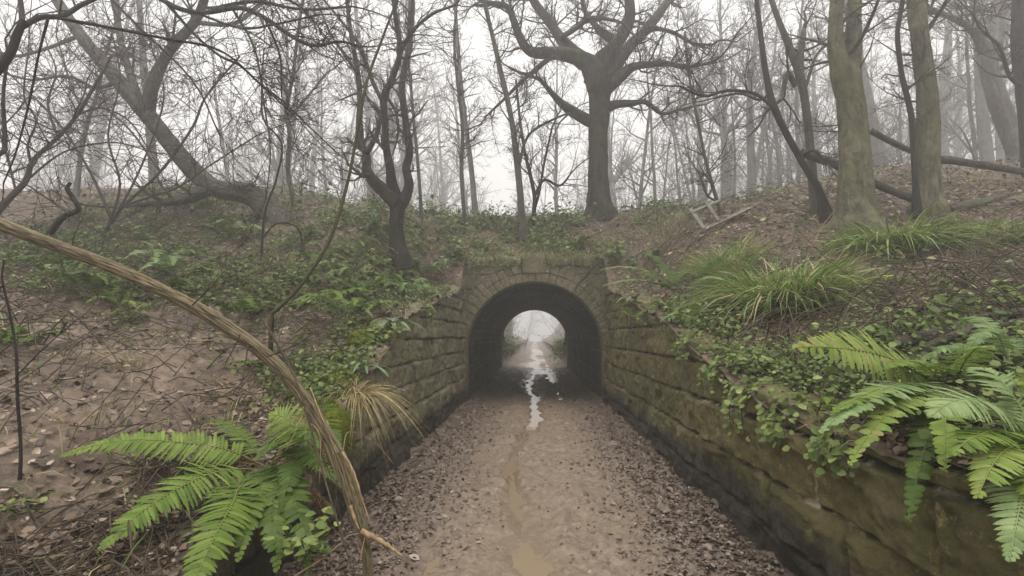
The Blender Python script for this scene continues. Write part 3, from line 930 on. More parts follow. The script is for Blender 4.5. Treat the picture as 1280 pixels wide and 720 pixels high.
traced_tree('slender_tree', 'slender twisting sapling between the fallen tree and the forked tree', 'tree', 11.0,
    [(373, 300, 7), (369, 262, 6), (360, 215, 6), (362, 170, 6), (358, 140, 5.5), (366, 95, 5), (372, 45, 4.5), (380, -10, 4)], [([(360, 150, 4), (385, 120, 3), (410, 90, 2.5)], .6)], 'bark_fallen', 'twig', 24, n_tw=8, trunk_tw=24, tw_len=.9)
traced_tree('thin_tree', 'wiry dark sapling with drooping twigs on the left bank below the fallen tree', 'tree', 8.0,
    [(326, 345, 4), (328, 300, 3.6), (332, 262, 3.2), (345, 225, 3), (352, 180, 3), (330, 150, 2.6), (327, 110, 2.4), (330, 60, 2)], [([(327, 300, 2.5), (345, 280, 2.2), (372, 285, 2), (380, 320, 1.6)], .3)], 'bark_dark', 'twig', 25, n_tw=6, trunk_tw=8, tw_len=.5)

# bushes of the left side whose stems come from outside the picture
ws = dict(wig=.13, rmin=.0025, kids=[0, 3, 4], trop=.02, ang=(.35, .9))
traced_tree('hawthorn', 'dark thick hawthorn limb with mossy bark reaching in at the upper left corner', 'tree', 3.6,
    [(-260, 480, 30), (-170, 330, 27), (-90, 190, 24), (-30, 115, 20), (8, 75, 15), (22, 42, 14), (30, 25, 11)],
    [([(28, 30, 10), (26, 5, 9), (20, -40, 8)], .3), ([(26, 34, 11), (50, 22, 10), (78, 20, 9), (102, 6, 8), (135, -8, 6), (190, -30, 5)], .8),
     ([(-20, 200, 10), (0, 192, 9), (6, 180, 8), (4, 120, 6), (10, 70, 5)], .4),
     ([(70, 22, 6), (130, 33, 5), (200, 47, 4), (260, 58, 3.5), (292, 74, 3), (330, 110, 2.6), (362, 138, 2)], .9),
     ([(60, 24, 5), (48, 70, 4), (36, 130, 3.4), (20, 190, 3), (4, 230, 2.5)], .8)],
    'bark_dark', 'twig', 31, n_tw=8, tw_len=.85, st=ws)
traced_tree('overhanging_bush', 'tangle of dark drooping twigs hanging in from above at the upper left', 'bush', 6.0,
    [(-340, 250, 18), (-250, 60, 16), (-120, -70, 14), (20, -60, 12), (120, -25, 10), (190, -8, 9)],
    [([(190, -8, 8), (222, 10, 8), (255, 16, 7), (300, 10, 7), (330, 22, 7), (366, 46, 6), (392, 57, 5), (424, 52, 4), (450, 58, 3)], -.3),
     ([(210, 6, 6), (245, 45, 4), (275, 70, 4), (300, 82, 4), (322, 102, 3.5), (345, 120, 3), (360, 133, 2.5), (420, 190, 1.6)], .9),
     ([(280, 8, 5), (320, 2, 5), (380, 12, 4), (440, 8, 3)], .9), ([(240, 14, 4), (300, 35, 3.5), (345, 30, 3), (400, 18, 2.5)], -.8),
     ([(290, 10, 4), (318, 60, 3), (330, 130, 2.5), (338, 190, 2), (332, 250, 1.4)], -.8),
     ([(260, -20, 6), (330, -10, 5), (370, 5, 4), (395, 30, 3)], .5), ([(120, -20, 5), (170, 30, 4), (240, 100, 3), (275, 170, 2)], -.9),
     ([(330, 20, 4), (350, 70, 3), (352, 120, 2)], .6)],
    'bark_dark', 'twig', 33, n_tw=8, tw_len=.7, depth=2, st=dict(wig=.15, rmin=.003, kids=[0, 4, 5], trop=-.03, ang=(.35, .9)))
traced_tree('elder_bush', 'mauve-brown stem bending up from the left edge of the bank', 'bush', 7.2,
    [(-12, 275, 13), (12, 248, 11), (32, 226, 10), (42, 200, 8), (72, 172, 7), (96, 144, 6), (120, 104, 5), (140, 70, 4)],
    [([(38, 202, 5), (35, 180, 4), (45, 150, 3), (30, 120, 3), (36, 60, 2.5)], -.4), ([(72, 172, 4), (60, 130, 3.5), (70, 90, 3), (60, 60, 2.5)], .5),
     ([(30, 228, 4), (80, 190, 3), (140, 178, 2.6), (190, 190, 2)], -.6), ([(96, 144, 4), (125, 135, 3), (160, 150, 2.6), (185, 185, 2)], .4),
     ([(20, 240, 4), (10, 200, 4), (-5, 150, 3)], .3)],
    'twig_mauve', 'twig_mauve', 34, n_tw=11, tw_len=1.1, trunk_tw=12, st=dict(wig=.14, rmin=.003, kids=[0, 3, 4], trop=.0, ang=(.35, .9)))
traced_tree('elder_bush', 'thin mauve bush of crossing branches in front of the leaning fallen tree', 'bush', 8.6,
    [(125, 300, 6), (150, 262, 5), (200, 215, 4.5), (240, 160, 4), (258, 120, 3.4), (300, 70, 3)],
    [([(140, 275, 5), (110, 210, 4), (70, 150, 3.6), (20, 100, 3)], .4), ([(135, 285, 4), (150, 230, 3.6), (135, 170, 3), (150, 100, 2.5), (140, 40, 2)], -.4),
     ([(130, 295, 4), (90, 270, 3.4), (40, 235, 3), (0, 215, 2.4)], -.3), ([(160, 255, 3.4), (220, 235, 3), (265, 205, 2.4), (320, 170, 2)], .5),
     ([(200, 215, 3), (160, 160, 3), (110, 120, 2.5)], .3), ([(140, 280, 4), (180, 200, 3), (205, 120, 2.6), (190, 60, 2)], .6)],
    'twig_mauve', 'twig_mauve', 35, n_tw=11, tw_len=1.3, trunk_tw=8, st=dict(wig=.13, rmin=.003, kids=[0, 3, 4], trop=.0, ang=(.35, .9)))
traced_tree('hazel_shoot', 'slender curved green stem arching up from the bank beside the near broken stem', 'tree', 5.0,
    [(340, 392, 6), (358, 376, 5.5), (384, 346, 5), (412, 300, 5), (432, 238, 4.6), (445, 175, 4.3), (458, 105, 4), (478, 48, 3.4), (500, -10, 3)], [], 'twig_green', 'twig', 36, trunk_tw=3, tw_len=.35, depth=1)
traced_tree('hazel_shoot', 'thin dark upright shoot at the left edge of the muddy bank', 'tree', 2.7,
    [(24, 612, 6), (26, 560, 5), (22, 500, 5), (20, 440, 4.5), (12, 390, 4), (3, 350, 3.4), (5, 325, 2.5)], [([(21, 470, 3), (50, 440, 2), (95, 400, 1.4)], .2)], 'bark_dark', 'twig', 37, n_tw=2, tw_len=.12, depth=1, trunk_tw=3)

# --- trees in the fog: a few kinds, each copied as whole trees
def tall_tree(name, label, seed, H, r0, mat, st, n_limb, crown_from=.3, lean=.05, group='bare trees fading into the fog'):
    rng = np.random.default_rng(seed)
    st = dict(ST, **st)
    root = thing(name, (0, 0, 0), label, 'tree', group)
    n = 14
    pts = [np.zeros(3) - [0, 0, .3]]; d = norm([rng.normal(0, lean), rng.normal(0, lean), 1])
    for i in range(n):
        d = norm(d + rng.normal(0, .045, 3) + UP * .03); pts.append(pts[-1] + d * H / n)
    pts = np.array(pts); rad = r0 * (1 - .88 * np.linspace(0, 1, n + 1) ** .9); rad[0] *= 1.4
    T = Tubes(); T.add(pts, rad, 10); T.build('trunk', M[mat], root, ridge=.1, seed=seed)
    C = Tubes()
    for j in range(n_limb):
        u = (crown_from + (1 - crown_from) * rng.uniform(0, 1)) * n; i = min(int(u), n - 1)
        q = pts[i] + (pts[i + 1] - pts[i]) * (u - i)
        az = rng.uniform(0, 6.283); el = rng.uniform(.35, 1.2)
        L = H * rng.uniform(.14, .3) * (1.25 - u / n)
        grow(C, q, [math.cos(az), math.sin(az), el], L, rad[i] * rng.uniform(.3, .55), 2, rng, st)
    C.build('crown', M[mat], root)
    return root


def thicket(name, label, seed, H, group):
    rng = np.random.default_rng(seed)
    st = dict(ST, wig=.15, rmin=.006, kids=[0, 4, 5])
    root = thing(name, (0, 0, 0), label, 'bush', group)
    for j in range(rng.integers(4, 7)):
        S = Tubes()
        az = rng.uniform(0, 6.283); sp = rng.uniform(.15, .6)
        grow(S, np.array([math.cos(az), math.sin(az), -.6]) * .25, [math.cos(az) * sp, math.sin(az) * sp, 1], H * rng.uniform(.6, 1.1), .022, 2, rng, st)
        S.build('stem', M['bark_fog_paled'], root)
    return root


stA = dict(rmin=.010, wig=.14, kids=[0, 5, 5], trop=.06)
g1, g2 = 'bare trees fading into the fog', 'thin saplings fading into the fog'
LB1 = 'tall bare tree fading into the fog behind the embankment'
LB2 = 'slim bare sapling fading into the fog behind the embankment'
protos = [tall_tree('foggy_tree', LB1, 400 + k, 15 + 1.2 * k, .24 + .03 * (k % 3), 'bark_fog_paled', stA, 26) for k in range(5)]
saps = [tall_tree('foggy_sapling', LB2, 440 + k, 8.5 + k, .07 + .012 * k, 'bark_fog_paled', dict(rmin=.007, wig=.16, kids=[0, 4, 4]), 22, .15, .1, g2) for k in range(4)]
g3 = 'bushy thickets on and behind the crest'
LB3 = 'many-stemmed bare thicket growing in the fog behind the crest'
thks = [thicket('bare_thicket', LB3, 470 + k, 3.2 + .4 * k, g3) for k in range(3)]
rngb = np.random.default_rng(77)


def scatter(ps, label, group, n, xr, yr, sc, avoid=(), mind=1.3, keepout=None):
    pts = []; first = {id(p): True for p in ps}
    tries = 0
    while len(pts) < n and tries < 20000:
        tries += 1
        y = rngb.uniform(*yr) ; x = rngb.uniform(*xr) * max(1, y / 22)
        if abs(x) < 3.0 and y > FAR_Y - 1.5: continue
        if keepout and keepout(x, y): continue
        if any((x - a) ** 2 + (y - b_) ** 2 < mind ** 2 for a, b_ in pts): continue
        pts.append((x, y))
        p = ps[len(pts) % len(ps)]
        loc = (x, y, float(zt(x, y)) - .1); rot = (0, 0, rngb.uniform(0, 6.283)); s = rngb.uniform(*sc)
        if first[id(p)]:
            first[id(p)] = False
            p.location = loc; p.rotation_euler = rot; p.scale = (s,) * 3
        else:
            copy_thing(p, loc, rot, s, label, group)


scatter(protos, LB1, g1, 90, (-24, 24), (30, 100), (1.0, 1.6), mind=3)
scatter(saps, LB2, g2, 130, (-17, 19), (22, 75), (.9, 1.6), mind=1.5)
scatter(thks, LB3, g3, 100, (-17, 17), (17, 60), (.8, 1.6), mind=1.4)
for k in range(30):
    sd_ = 1 if k < 18 else -1
    y_ = rngb.uniform(6, 30); x_ = sd_ * rngb.uniform(max(13, y_ * 1.12), 44)
    copy_thing(protos[k % 5], (x_, y_, float(zt(x_, y_)) - .1), (0, 0, rngb.uniform(0, 6.28)), rngb.uniform(.75, 1.15), LB1, g1)
# foggy trees that read by themselves in the photo
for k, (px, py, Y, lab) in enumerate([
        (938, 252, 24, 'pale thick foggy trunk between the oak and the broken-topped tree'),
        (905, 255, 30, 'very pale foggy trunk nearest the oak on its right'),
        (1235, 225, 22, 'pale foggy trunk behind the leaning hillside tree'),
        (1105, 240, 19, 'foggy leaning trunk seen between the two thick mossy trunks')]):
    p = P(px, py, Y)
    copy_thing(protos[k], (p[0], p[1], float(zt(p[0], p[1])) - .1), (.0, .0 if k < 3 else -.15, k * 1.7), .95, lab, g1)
# beyond the tunnel: growth on both sides of the far path
LB4 = 'bushy bare thicket beside the path beyond the far end of the tunnel'
for k, (x, y, s) in enumerate([(-2.9, 26, .8), (2.8, 27, .85), (-3.2, 30, .9), (3.1, 31, 1), (-2.9, 35, 1), (3.4, 37, 1), (-2.6, 42, 1.2), (2.4, 46, 1.2), (-1.2, 52, 1.2)]):
    copy_thing(thks[k % 3], (x, y, float(zpath(min(abs(x), 1.5), y)) + .3), (0, 0, k * 2.1), s, LB4, 'thickets beyond the tunnel')


# ------------------------------------------------------------------ near broken stem on the left
def ridged(name, pts, rad, parent, mat, sides=72, k=26, moss=None, seed=0, nr=9):
    c = catmull(pts, k)
    r = np.interp(np.linspace(0, len(pts) - 1, len(c)), np.arange(len(pts)), rad)
    n = len(c); T = norm(np.gradient(c, axis=0))
    U = norm(np.cross(T, np.array([.1, .2, 1.])[None])); W = np.cross(T, U)
    a = np.arange(sides) * 2 * np.pi / sides
    L = np.concatenate([[0], np.cumsum(np.linalg.norm(np.diff(c, axis=0), axis=1))])
    A_, LL = np.meshgrid(a, L)
    tw = A_ + .35 * LL
    q1, q2 = np.cos(tw) * 3.4, np.sin(tw) * 3.4
    rn_ = 1 - np.abs(fbm(q1 * 1.5 + LL * 5.5, q2 * 1.5 + LL * 4.7, seed, 3)) * 3.4
    r2_ = fbm(q1 * 4 + LL * 9, q2 * 4 - LL * 8, seed + 4, 3)
    rd = np.clip(1 - np.clip(rn_, 0, 1) * .95 + .45 * r2_, 0, 1)
    kn = sum(np.exp(-((LL - q * L[-1]) / .022) ** 2 - (np.angle(np.exp(1j * (A_ - ph))) / .5) ** 2) for q, ph in ((.42, 1.), (.55, 3.), (.63, .4), (.72, 4.5), (.8, 2.2), (.9, 5.5)))
    R = r[:, None] * (.80 + .26 * rd + .32 * kn + .2 * fbm(LL * 3, np.cos(A_ + 1) * 1.2, seed + 6, 2))
    V = c[:, None] + R[..., None] * (np.cos(a)[None, :, None] * U[:, None] + np.sin(a)[None, :, None] * W[:, None])
    idx = np.arange(n * sides).reshape(n, sides); nx = np.roll(idx, -1, 1)
    F = [np.stack([idx[:-1], nx[:-1], nx[1:], idx[1:]], -1).reshape(-1, 4)]
    for e in (0, n - 1):
        for q in range(1, sides - 1):
            F.append(np.array([[idx[e, 0], idx[e, q], idx[e, q + 1]]]))
    mo = np.zeros((n, sides)) if moss is None else np.clip(moss(L / L[-1])[:, None] * np.clip(.6 + .8 * (np.cos(a) * U[:, 2:3] + np.sin(a) * W[:, 2:3]), 0, 1), 0, 1)
    return mesh_obj(name, V.reshape(-1, 3), F, M[mat], parent, attrs=dict(ridge=rd.ravel(), moss=mo.ravel()))


bs = thing('broken_stem', P(458, 745, 2.5) * [1, 1, 0], 'long leaning broken stem with ridged bark crossing the muddy bank in the foreground', 'branch')
line = [(-330, 175, 2.5, 30), (-120, 235, 2.5, 29), (0, 281, 2.5, 28), (70, 308, 2.5, 28), (140, 334, 2.52, 27), (205, 364, 2.55, 27), (265, 396, 2.58, 28), (315, 430, 2.6, 27), (355, 466, 2.6, 27), (385, 505, 2.58, 29), (408, 545, 2.55, 32), (425, 578, 2.52, 36), (432, 600, 2.5, 30)]
ridged('stem', [P(a, b_, c) for a, b_, c, w in line], [.275 * w * c / FPX for a, b_, c, w in line], bs, 'bark_ridged', moss=lambda t: np.clip(1.4 - 3.4 * t, 0, 1) + .12, seed=3)
line = [(422, 566, 2.5, 26), (434, 600, 2.5, 34), (446, 640, 2.49, 33), (455, 672, 2.48, 26), (459, 700, 2.48, 22), (460, 745, 2.47, 22), (461, 800, 2.46, 24), (462, 850, 2.46, 26)]
stump = ridged('stump', [P(a, b_, c) for a, b_, c, w in line], [.275 * w * c / FPX for a, b_, c, w in line], bs, 'bark_ridged', seed=9, moss=lambda t: .25 + 0 * t)
for q, (pp, wd) in enumerate([([(428, 565), (442, 590), (453, 625), (463, 655)], 5), ([(452, 664), (475, 676), (492, 687), (505, 697)], 10), ([(438, 632), (444, 650), (449, 662)], 7), ([(457, 668), (452, 690), (450, 705)], 3)]):
    pts = catmull([P(a, b_, 2.44 - .02 * i) for i, (a, b_) in enumerate(pp)], 4)
    Tt = Tubes(); tt = np.linspace(0, 1, len(pts)); rr = wd / 2 * 2.44 / FPX * (.75 * (1 - tt) ** .7 + .06) * (1 + .3 * np.sin(tt * 40)); Tt.add(pts, rr, 6); Tt.build('splinter', M['fresh_wood'], stump)

rs = np.random.default_rng(8)
for q in range(9):   # bark peeling off in strips towards the break
    i0 = rs.integers(7, 11); a0 = np.array(P(*[(315, 430, 2.6), (355, 466, 2.6), (385, 505, 2.58), (408, 545, 2.55), (425, 578, 2.52)][i0 - 7])) + [0, -.035, 0]
    d = norm(np.array([.35, -.1, -.75]) + rs.normal(0, .28, 3)); L = rs.uniform(.09, .26); t = np.linspace(0, 1, 8)
    pts = a0 + d * (L * t)[:, None] + norm(rs.normal(0, 1, 3) + [0, -1, 0]) * (.05 * t ** 2)[:, None]
    sd = norm(np.cross(d, [0, 1, .2])) * rs.uniform(.002, .006); wd = np.clip(1.1 - t, .1, 1)[:, None]
    V = np.concatenate([pts + sd * wd, pts - sd * wd, pts - sd * wd + [0, .003, 0], pts + sd * wd + [0, .003, 0]]); j = np.arange(7)
    F = np.concatenate([np.stack([k_ * 8 + j, k_ * 8 + j + 1, (k_ + 1) % 4 * 8 + j + 1, (k_ + 1) % 4 * 8 + j], -1) for k_ in range(4)])
    mesh_obj('bark_strip', V, [F], M['fresh_wood'] if q % 3 == 0 else M['dead_wood'], bs)

for px_, py_, dx_, dz_ in ((90, 314, .05, .16), (175, 345, -.04, -.17), (240, 382, .12, .14), (335, 445, .13, .05), (300, 418, -.05, -.2)):
    Tt = Tubes(); grow(Tt, np.array(P(px_, py_, 2.53)), [dx_, -.05, dz_], .28, .0045, 1, rs, dict(ST, wig=.12, rmin=.0012, kids=[0, 3]))
    Tt.build('side_shoot', M['twig_green'], bs)

# whips and bramble canes
def cane(name, label, pts, w, mat, cat='stem', leaves=0, group=None):
    p3 = catmull([P(*q) for q in pts], 8)
    T = Tubes(); T.add(p3, np.linspace(w, w * .5, len(p3)) / 2, 6)
    o = T.build(name, M[mat], origin=p3[0])
    return tag(o, label, cat, group)


cane('bramble_cane', 'thin brown cane slanting down in front of the broken stem', [(330, 400, 2.5), (372, 480, 2.35), (395, 560, 2.25), (418, 640, 2.2), (446, 730, 2.15)], .013, 'dead_wood')
cane('bramble_cane', 'pale bare twig crossing low behind the broken stump', [(365, 722, 2.3), (400, 700, 2.35), (425, 680, 2.4), (440, 668, 2.42), (470, 668, 2.5)], .007, 'fresh_wood')
cane('bramble_cane', 'pale looping cane above the moss cushions by the wing wall', [(395, 590, 2.7), (425, 575, 2.7), (436, 540, 3.4), (470, 555, 3.6), (492, 580, 3.6)], .007, 'fresh_wood')
cane('bramble_cane', 'long pale cane sagging under the near broken stem', [(-20, 308, 3.2), (60, 345, 3.3), (150, 385, 3.4), (260, 410, 3.6), (330, 405, 3.8)], .008, 'dead_wood')
cane('bramble_cane', 'thin arching cane on the mid left bank', [(180, 300, 6.5), (250, 290, 6.6), (320, 320, 6.7), (370, 370, 6.6)], .014, 'dead_wood')
for q in range(9):
    u0 = rs.uniform(0, 1); a0 = (375 + 40 * u0 + rs.normal(0, 10), 470 + 120 * u0 + rs.normal(0, 15)); a1 = (a0[0] + rs.normal(28, 22), a0[1] + rs.uniform(70, 170))
    am = ((a0[0] + a1[0]) / 2 + rs.normal(0, 14), (a0[1] + a1[1]) / 2 - rs.uniform(0, 25))
    cane('dry_stem', 'dry straw-coloured stem tangled about the lower end of the broken stem', [(*a0, 2.62), (*am, 2.5), (*a1, 2.46)], rs.uniform(.004, .008), 'fresh_wood' if q % 2 else 'dead_wood', group='dry stems about the broken stem')
cane('crooked_branch', 'dark crooked dead branch sticking up behind the near broken stem', [(62, 292, 5.6), (78, 272, 5.6), (98, 262, 5.6), (90, 246, 5.55), (84, 236, 5.5), (88, 228, 5.5)], .075, 'bark_dark', 'branch')
cane('bramble_cane', 'reddish dead canes of bracken behind the large tussock', [(1062, 345, 5.4), (1030, 320, 5.5), (1005, 295, 5.6), (993, 285, 5.6)], .014, 'dead_wood')
cane('bramble_cane', 'pale dry stalk rising before the thick splitting trunk', [(1018, 300, 6.8), (1030, 280, 6.8), (1044, 262, 6.8)], .014, 'fresh_wood')
cane('ivy_stem', 'pale root hanging over the arch at its right shoulder', [(745, 330, 11.1), (733, 345, 11.1), (722, 358, 11.12), (716, 372, 11.15)], .05, 'dead_wood')

# logs
def log(label, pts, w, mat, name='fallen_log', cat='log', group=None, sides=14, seed=1):
    p3 = catmull([P(*q) if isinstance(q, tuple) else q for q in pts], 6)
    T = Tubes(); T.add(p3, np.linspace(w, w * .72, len(p3)) / 2, sides)
    o = T.build(name, M[mat], origin=p3[0], ridge=.18, seed=seed)
    return tag(o, label, cat, group)


log('dark fallen trunk propped behind the thick splitting tree', [(1000, 190, 9.4), (1050, 208, 9.2), (1090, 228, 9.1), (1148, 252, 9.0)], .16, 'log_dark')
log('thin fallen limb slanting between the two thick mossy trunks', [(1088, 163, 9.6), (1115, 178, 9.5), (1145, 192, 9.4)], .12, 'bark_fallen')
log('dark fallen limb running from the straight mossy trunk along the hillside', [(1160, 198, 10.0), (1200, 202, 10.2), (1250, 210, 10.4), (1320, 222, 10.6)], .16, 'log_dark')
log('pale fallen log lying on the hillside leaves at the picture edge', [(1180, 262, 9.3), (1220, 256, 9.3), (1262, 248, 9.3), (1330, 238, 9.3)], .22, 'bark_fallen')


def ground_line(px_pts, lift=.03):
    out = []
    for px, py in px_pts:
        g = G(px, py); g[2] += lift; out.append(g)
    return out


gl = 'dead branches piled by the ferns'
log('thick dark rotten branch in the pile on the near right bank', ground_line([(1120, 440), (1180, 425), (1240, 405), (1300, 398)], .05), .10, 'log_dark', 'dead_branch', 'branch', seed=4)
log('mossy grey branch lying lowest in the pile on the near right bank', ground_line([(1150, 450), (1215, 425), (1290, 412)], .06), .07, 'bark_fallen', 'dead_branch', 'branch', seed=5)
log('short stubby log end leaning on the branch pile of the near right bank', ground_line([(1190, 402), (1210, 380), (1222, 368)], .07), .10, 'log_dark', 'dead_branch', 'branch', seed=6)
log('long thin stick on the leaves between the two grass tussocks', ground_line([(1075, 395), (1100, 375), (1128, 358)], .03), .03, 'dead_wood', 'dead_branch', 'branch', seed=7)
log('brown branch lying above the hart\'s tongue on the left bank', ground_line([(455, 412), (475, 398), (500, 380)], .05), .07, 'dead_wood', 'dead_branch', 'branch', seed=8)

# ------------------------------------------------------------------ the wooden frame
Yf = 9.6
wf = thing('wooden_frame', G(880, 286), 'grey weathered ladder-like timber frame lying on the crest right of the oak', 'frame')


def plank(name, a, b_, w, t, parent):
    a = np.asarray(a, float); b_ = np.asarray(b_, float)
    d = norm(b_ - a); up = norm(np.array([-.25, -.75, .62]) - d * np.dot(d, np.array([-.25, -.75, .62]))); s = np.cross(d, up)
    V = []
    ch = .004
    for e, sg in ((a, -1), (b_, 1)):
        for su, sv in ((-1, -1), (1, -1), (1, 1), (-1, 1)):
            V.append(e + s * su * w / 2 + up * sv * t / 2)
    F = [np.array([[0, 1, 2, 3][::-1], [4, 5, 6, 7], [0, 1, 5, 4], [1, 2, 6, 5], [2, 3, 7, 6], [3, 0, 4, 7]])]
    o = mesh_obj(name, np.array(V), F, M['timber'], parent, smooth=False)
    bv = o.modifiers.new('bevel', 'BEVEL'); bv.width = ch; bv.segments = 2
    return o


dz = np.array([-.02, -.04, .04])
plank('rail', P(861, 267, Yf), P(900, 251, Yf + .35), .062, .04, wf)
plank('rail', P(878, 288, Yf - .2), P(938, 260, Yf + .35), .066, .04, wf)
plank('rung', P(863, 264, Yf) + dz, P(881, 289, Yf - .2) + dz, .07, .03, wf)
plank('rung', P(883, 256, Yf + .15) + dz, P(899, 279, Yf) + dz, .064, .03, wf)
plank('broken_slat', P(904, 274, Yf + .1) + dz, P(918, 270, Yf + .25), .05, .03, wf)


# ------------------------------------------------------------------ ferns
def frond_arrays(base, tip, lift, width, n=30, seed=0, droop=.25, roll=0.0, sub=5, gap=.16):
    """a once-divided frond: midrib and pairs of toothed pinnae; returns V, faces, rnd"""
    r = np.random.default_rng(seed)
    base = np.asarray(base, float); tip = np.asarray(tip, float)
    mid = (base + tip) / 2 + np.array([0, 0, lift])
    t = np.linspace(0, 1, n * 2 + 1)[:, None]
    c = base * (1 - t) ** 2 + 2 * mid * t * (1 - t) + tip * t ** 2
    c = c + .012 * np.stack([fbm(t[:, 0] * 4, t[:, 0] * 0 + seed, 3, 2)] * 3, -1) * np.array([1, 1, .5])
    T = norm(np.gradient(c, axis=0))
    S = norm(np.cross(T, UP[None])); Nn = np.cross(S, T)
    cr, sr = math.cos(roll), math.sin(roll)
    S, Nn = S * cr + Nn * sr, Nn * cr - S * sr
    V, F, A_, off = [], [], [], 0
    L = np.linalg.norm(np.diff(c, axis=0), axis=1).sum()
    pr0 = r.uniform(0.2, .8)
    for i in range(n):
        u = .16 + .84 * (i + .5) / n
        k = int(u * (len(c) - 1)); k = min(k, len(c) - 2)
        env = (math.sin(math.pi * min(1, (u - .02)) ** .62)) ** .8 * (1.0 if u < .85 else 1)
        env = max(env, .04)
        for sd in (-1, 1):
            if r.random() < .045: continue
            ln = width * env * r.uniform(.88, 1.08)
            hw = L * .84 / n * .5 * (1 - gap) * 1.35
            q = c[k] + (c[k + 1] - c[k]) * ((u * (len(c) - 1)) - k) + T[k] * L / n * .25 * sd * .5
            dirn = norm(S[k] * sd + T[k] * (.22 + .5 * u * u) + Nn[k] * r.normal(.04, .13))
            m = sub * 2 + 1
            x = np.linspace(0, 1, m)
            prof = hw * np.minimum(1, (1.02 - x) * 2.2) ** .7 * np.minimum(1, .55 + 3 * x)
            tooth = np.where(np.arange(m) % 2 == 0, 1.0, .72); tooth[-1] = .15
            prof = prof * tooth
            ctr = q + dirn * (x * ln)[:, None] + Nn[k] * (-(x ** 2) * ln * droop * r.uniform(.6, 1.4))[:, None]
            pd = norm(T[k] - dirn * np.dot(T[k], dirn))
            pv = norm(np.cross(dirn, pd))
            fold = .18
            a_ = ctr + pd * prof[:, None] - pv * (prof * fold)[:, None] * sd
            b__ = ctr - pd * prof[:, None] - pv * (prof * fold)[:, None] * sd
            V.append(np.concatenate([a_, ctr, b__]))
            j = np.arange(m - 1)
            F.append(np.concatenate([np.stack([j, j + 1, m + j + 1, m + j], -1), np.stack([m + j, m + j + 1, 2 * m + j + 1, 2 * m + j], -1)]) + off)
            A_.append(np.full(3 * m, np.clip(pr0 + r.normal(0, .16) + .12 * (u - .5), 0, 1)))
            off += 3 * m
    # midrib
    Tb = Tubes(); Tb.add(c, np.linspace(max(.0045, width * .03), .0012, len(c)), 5)
    v, f = Tb.arrays()
    V.append(v); F += [q + off for q in f]; A_.append(np.full(len(v), .95))
    return np.concatenate(V), F, np.concatenate(A_)


M['fern_dead'] = mat_leaf('fern_dead', [(0, (.05, .03, .014)), (.5, (.14, .085, .04)), (1, (.27, .18, .09))], .8, .15, .15)


def fern(label, base, fronds, mat, group=None, name='fern', dead=0):
    root = thing(name, base, label, 'fern', group)
    rd = np.random.default_rng(int(abs(base[0]) * 1000) + 3)
    for k in range(dead):
        az = rd.uniform(0, 6.283); l = rd.uniform(.35, .6)
        tip = np.asarray(base) + [math.cos(az) * l, math.sin(az) * l * .8 - .1, -.05]
        tip[2] = max(tip[2], float(zt(tip[0], tip[1])) + .02) if abs(tip[0]) > 1.55 else base[2] - .25
        V, F, A_ = frond_arrays(np.asarray(base) + [0, 0, .02], tip, .08, .07, 30, 50 + k, 1.1, rd.uniform(-.6, .6), gap=.45)
        mesh_obj('frond', V, F, M['fern_dead'], root, attrs={'rnd': A_})['label'] = 'withered brown frond'
    for k, fr in enumerate(fronds):
        b0 = np.asarray(base) + np.array([0, 0, .02])
        V, F, A_ = frond_arrays(fr.get('base', b0), fr['tip'], fr.get('lift', .3), fr.get('w', .14), fr.get('n', 30), fr.get('seed', k * 7 + 1), fr.get('droop', .25), fr.get('roll', 0.0))
        mesh_obj('frond', V, F, M[fr.get('mat', mat)], root, attrs={'rnd': A_})
    return root


# near left rosette: its fronds spread towards the path and the camera
def GT(px, py, up=.05, push=0.0):
    """a point just above the bank at that sight line"""
    g = G(px, py)
    return g + np.array([0, push, up])


fb = G(338, 590)
fern('large bright fern with three flat fronds spread over the mud below the broken stem', fb, [
    dict(tip=GT(74, 592, .10), lift=.26, w=.14, n=46, seed=1, roll=.55),
    dict(tip=GT(122, 722, .12), lift=.24, w=.175, n=44, seed=2, base=fb + [-.02, -.1, .03], roll=.3),
    dict(tip=P(228, 770, 1.95), lift=.22, w=.155, n=44, seed=3, base=fb + [.02, -.22, .03], roll=.15),
    dict(tip=GT(250, 548, .12), lift=.2, w=.10, n=34, seed=4, mat='fern_dark'),
    dict(tip=P(398, 560, 2.75), lift=.35, w=.12, n=34, seed=6, mat='fern_dark'),
    dict(tip=P(345, 715, 2.35), lift=.3, w=.14, n=36, seed=7, mat='fern_dark'),
    dict(tip=P(385, 720, 2.4), lift=.36, w=.13, n=36, seed=8, mat='fern_dark'),
    dict(tip=P(425, 610, 2.8), lift=.3, w=.11, n=34, seed=9, mat='fern_dark'),
    dict(tip=P(300, 700, 2.3), lift=.24, w=.12, n=34, seed=10, mat='fern_dark')], 'fern_bright', dead=5)
fb2 = G(392, 560)
fern('fern with one broad bright upright frond close behind the broken stem', fb2, [
    dict(tip=P(335, 520, 2.9), base=P(395, 562, 2.9), lift=.10, w=.17, n=26, seed=21, roll=.9),
    dict(tip=P(400, 500, 2.9), base=P(392, 566, 2.9), lift=.10, w=.14, n=26, seed=22, roll=-.7),
    dict(tip=P(318, 575, 2.8), lift=.2, w=.11, n=30, seed=23, mat='fern_dark'), dict(tip=P(425, 560, 2.85), lift=.2, w=.1, n=30, seed=24, mat='fern_dark'),
    dict(tip=P(350, 640, 2.6), lift=.3, w=.12, n=32, seed=25, mat='fern_dark')], 'fern_bright', dead=3)

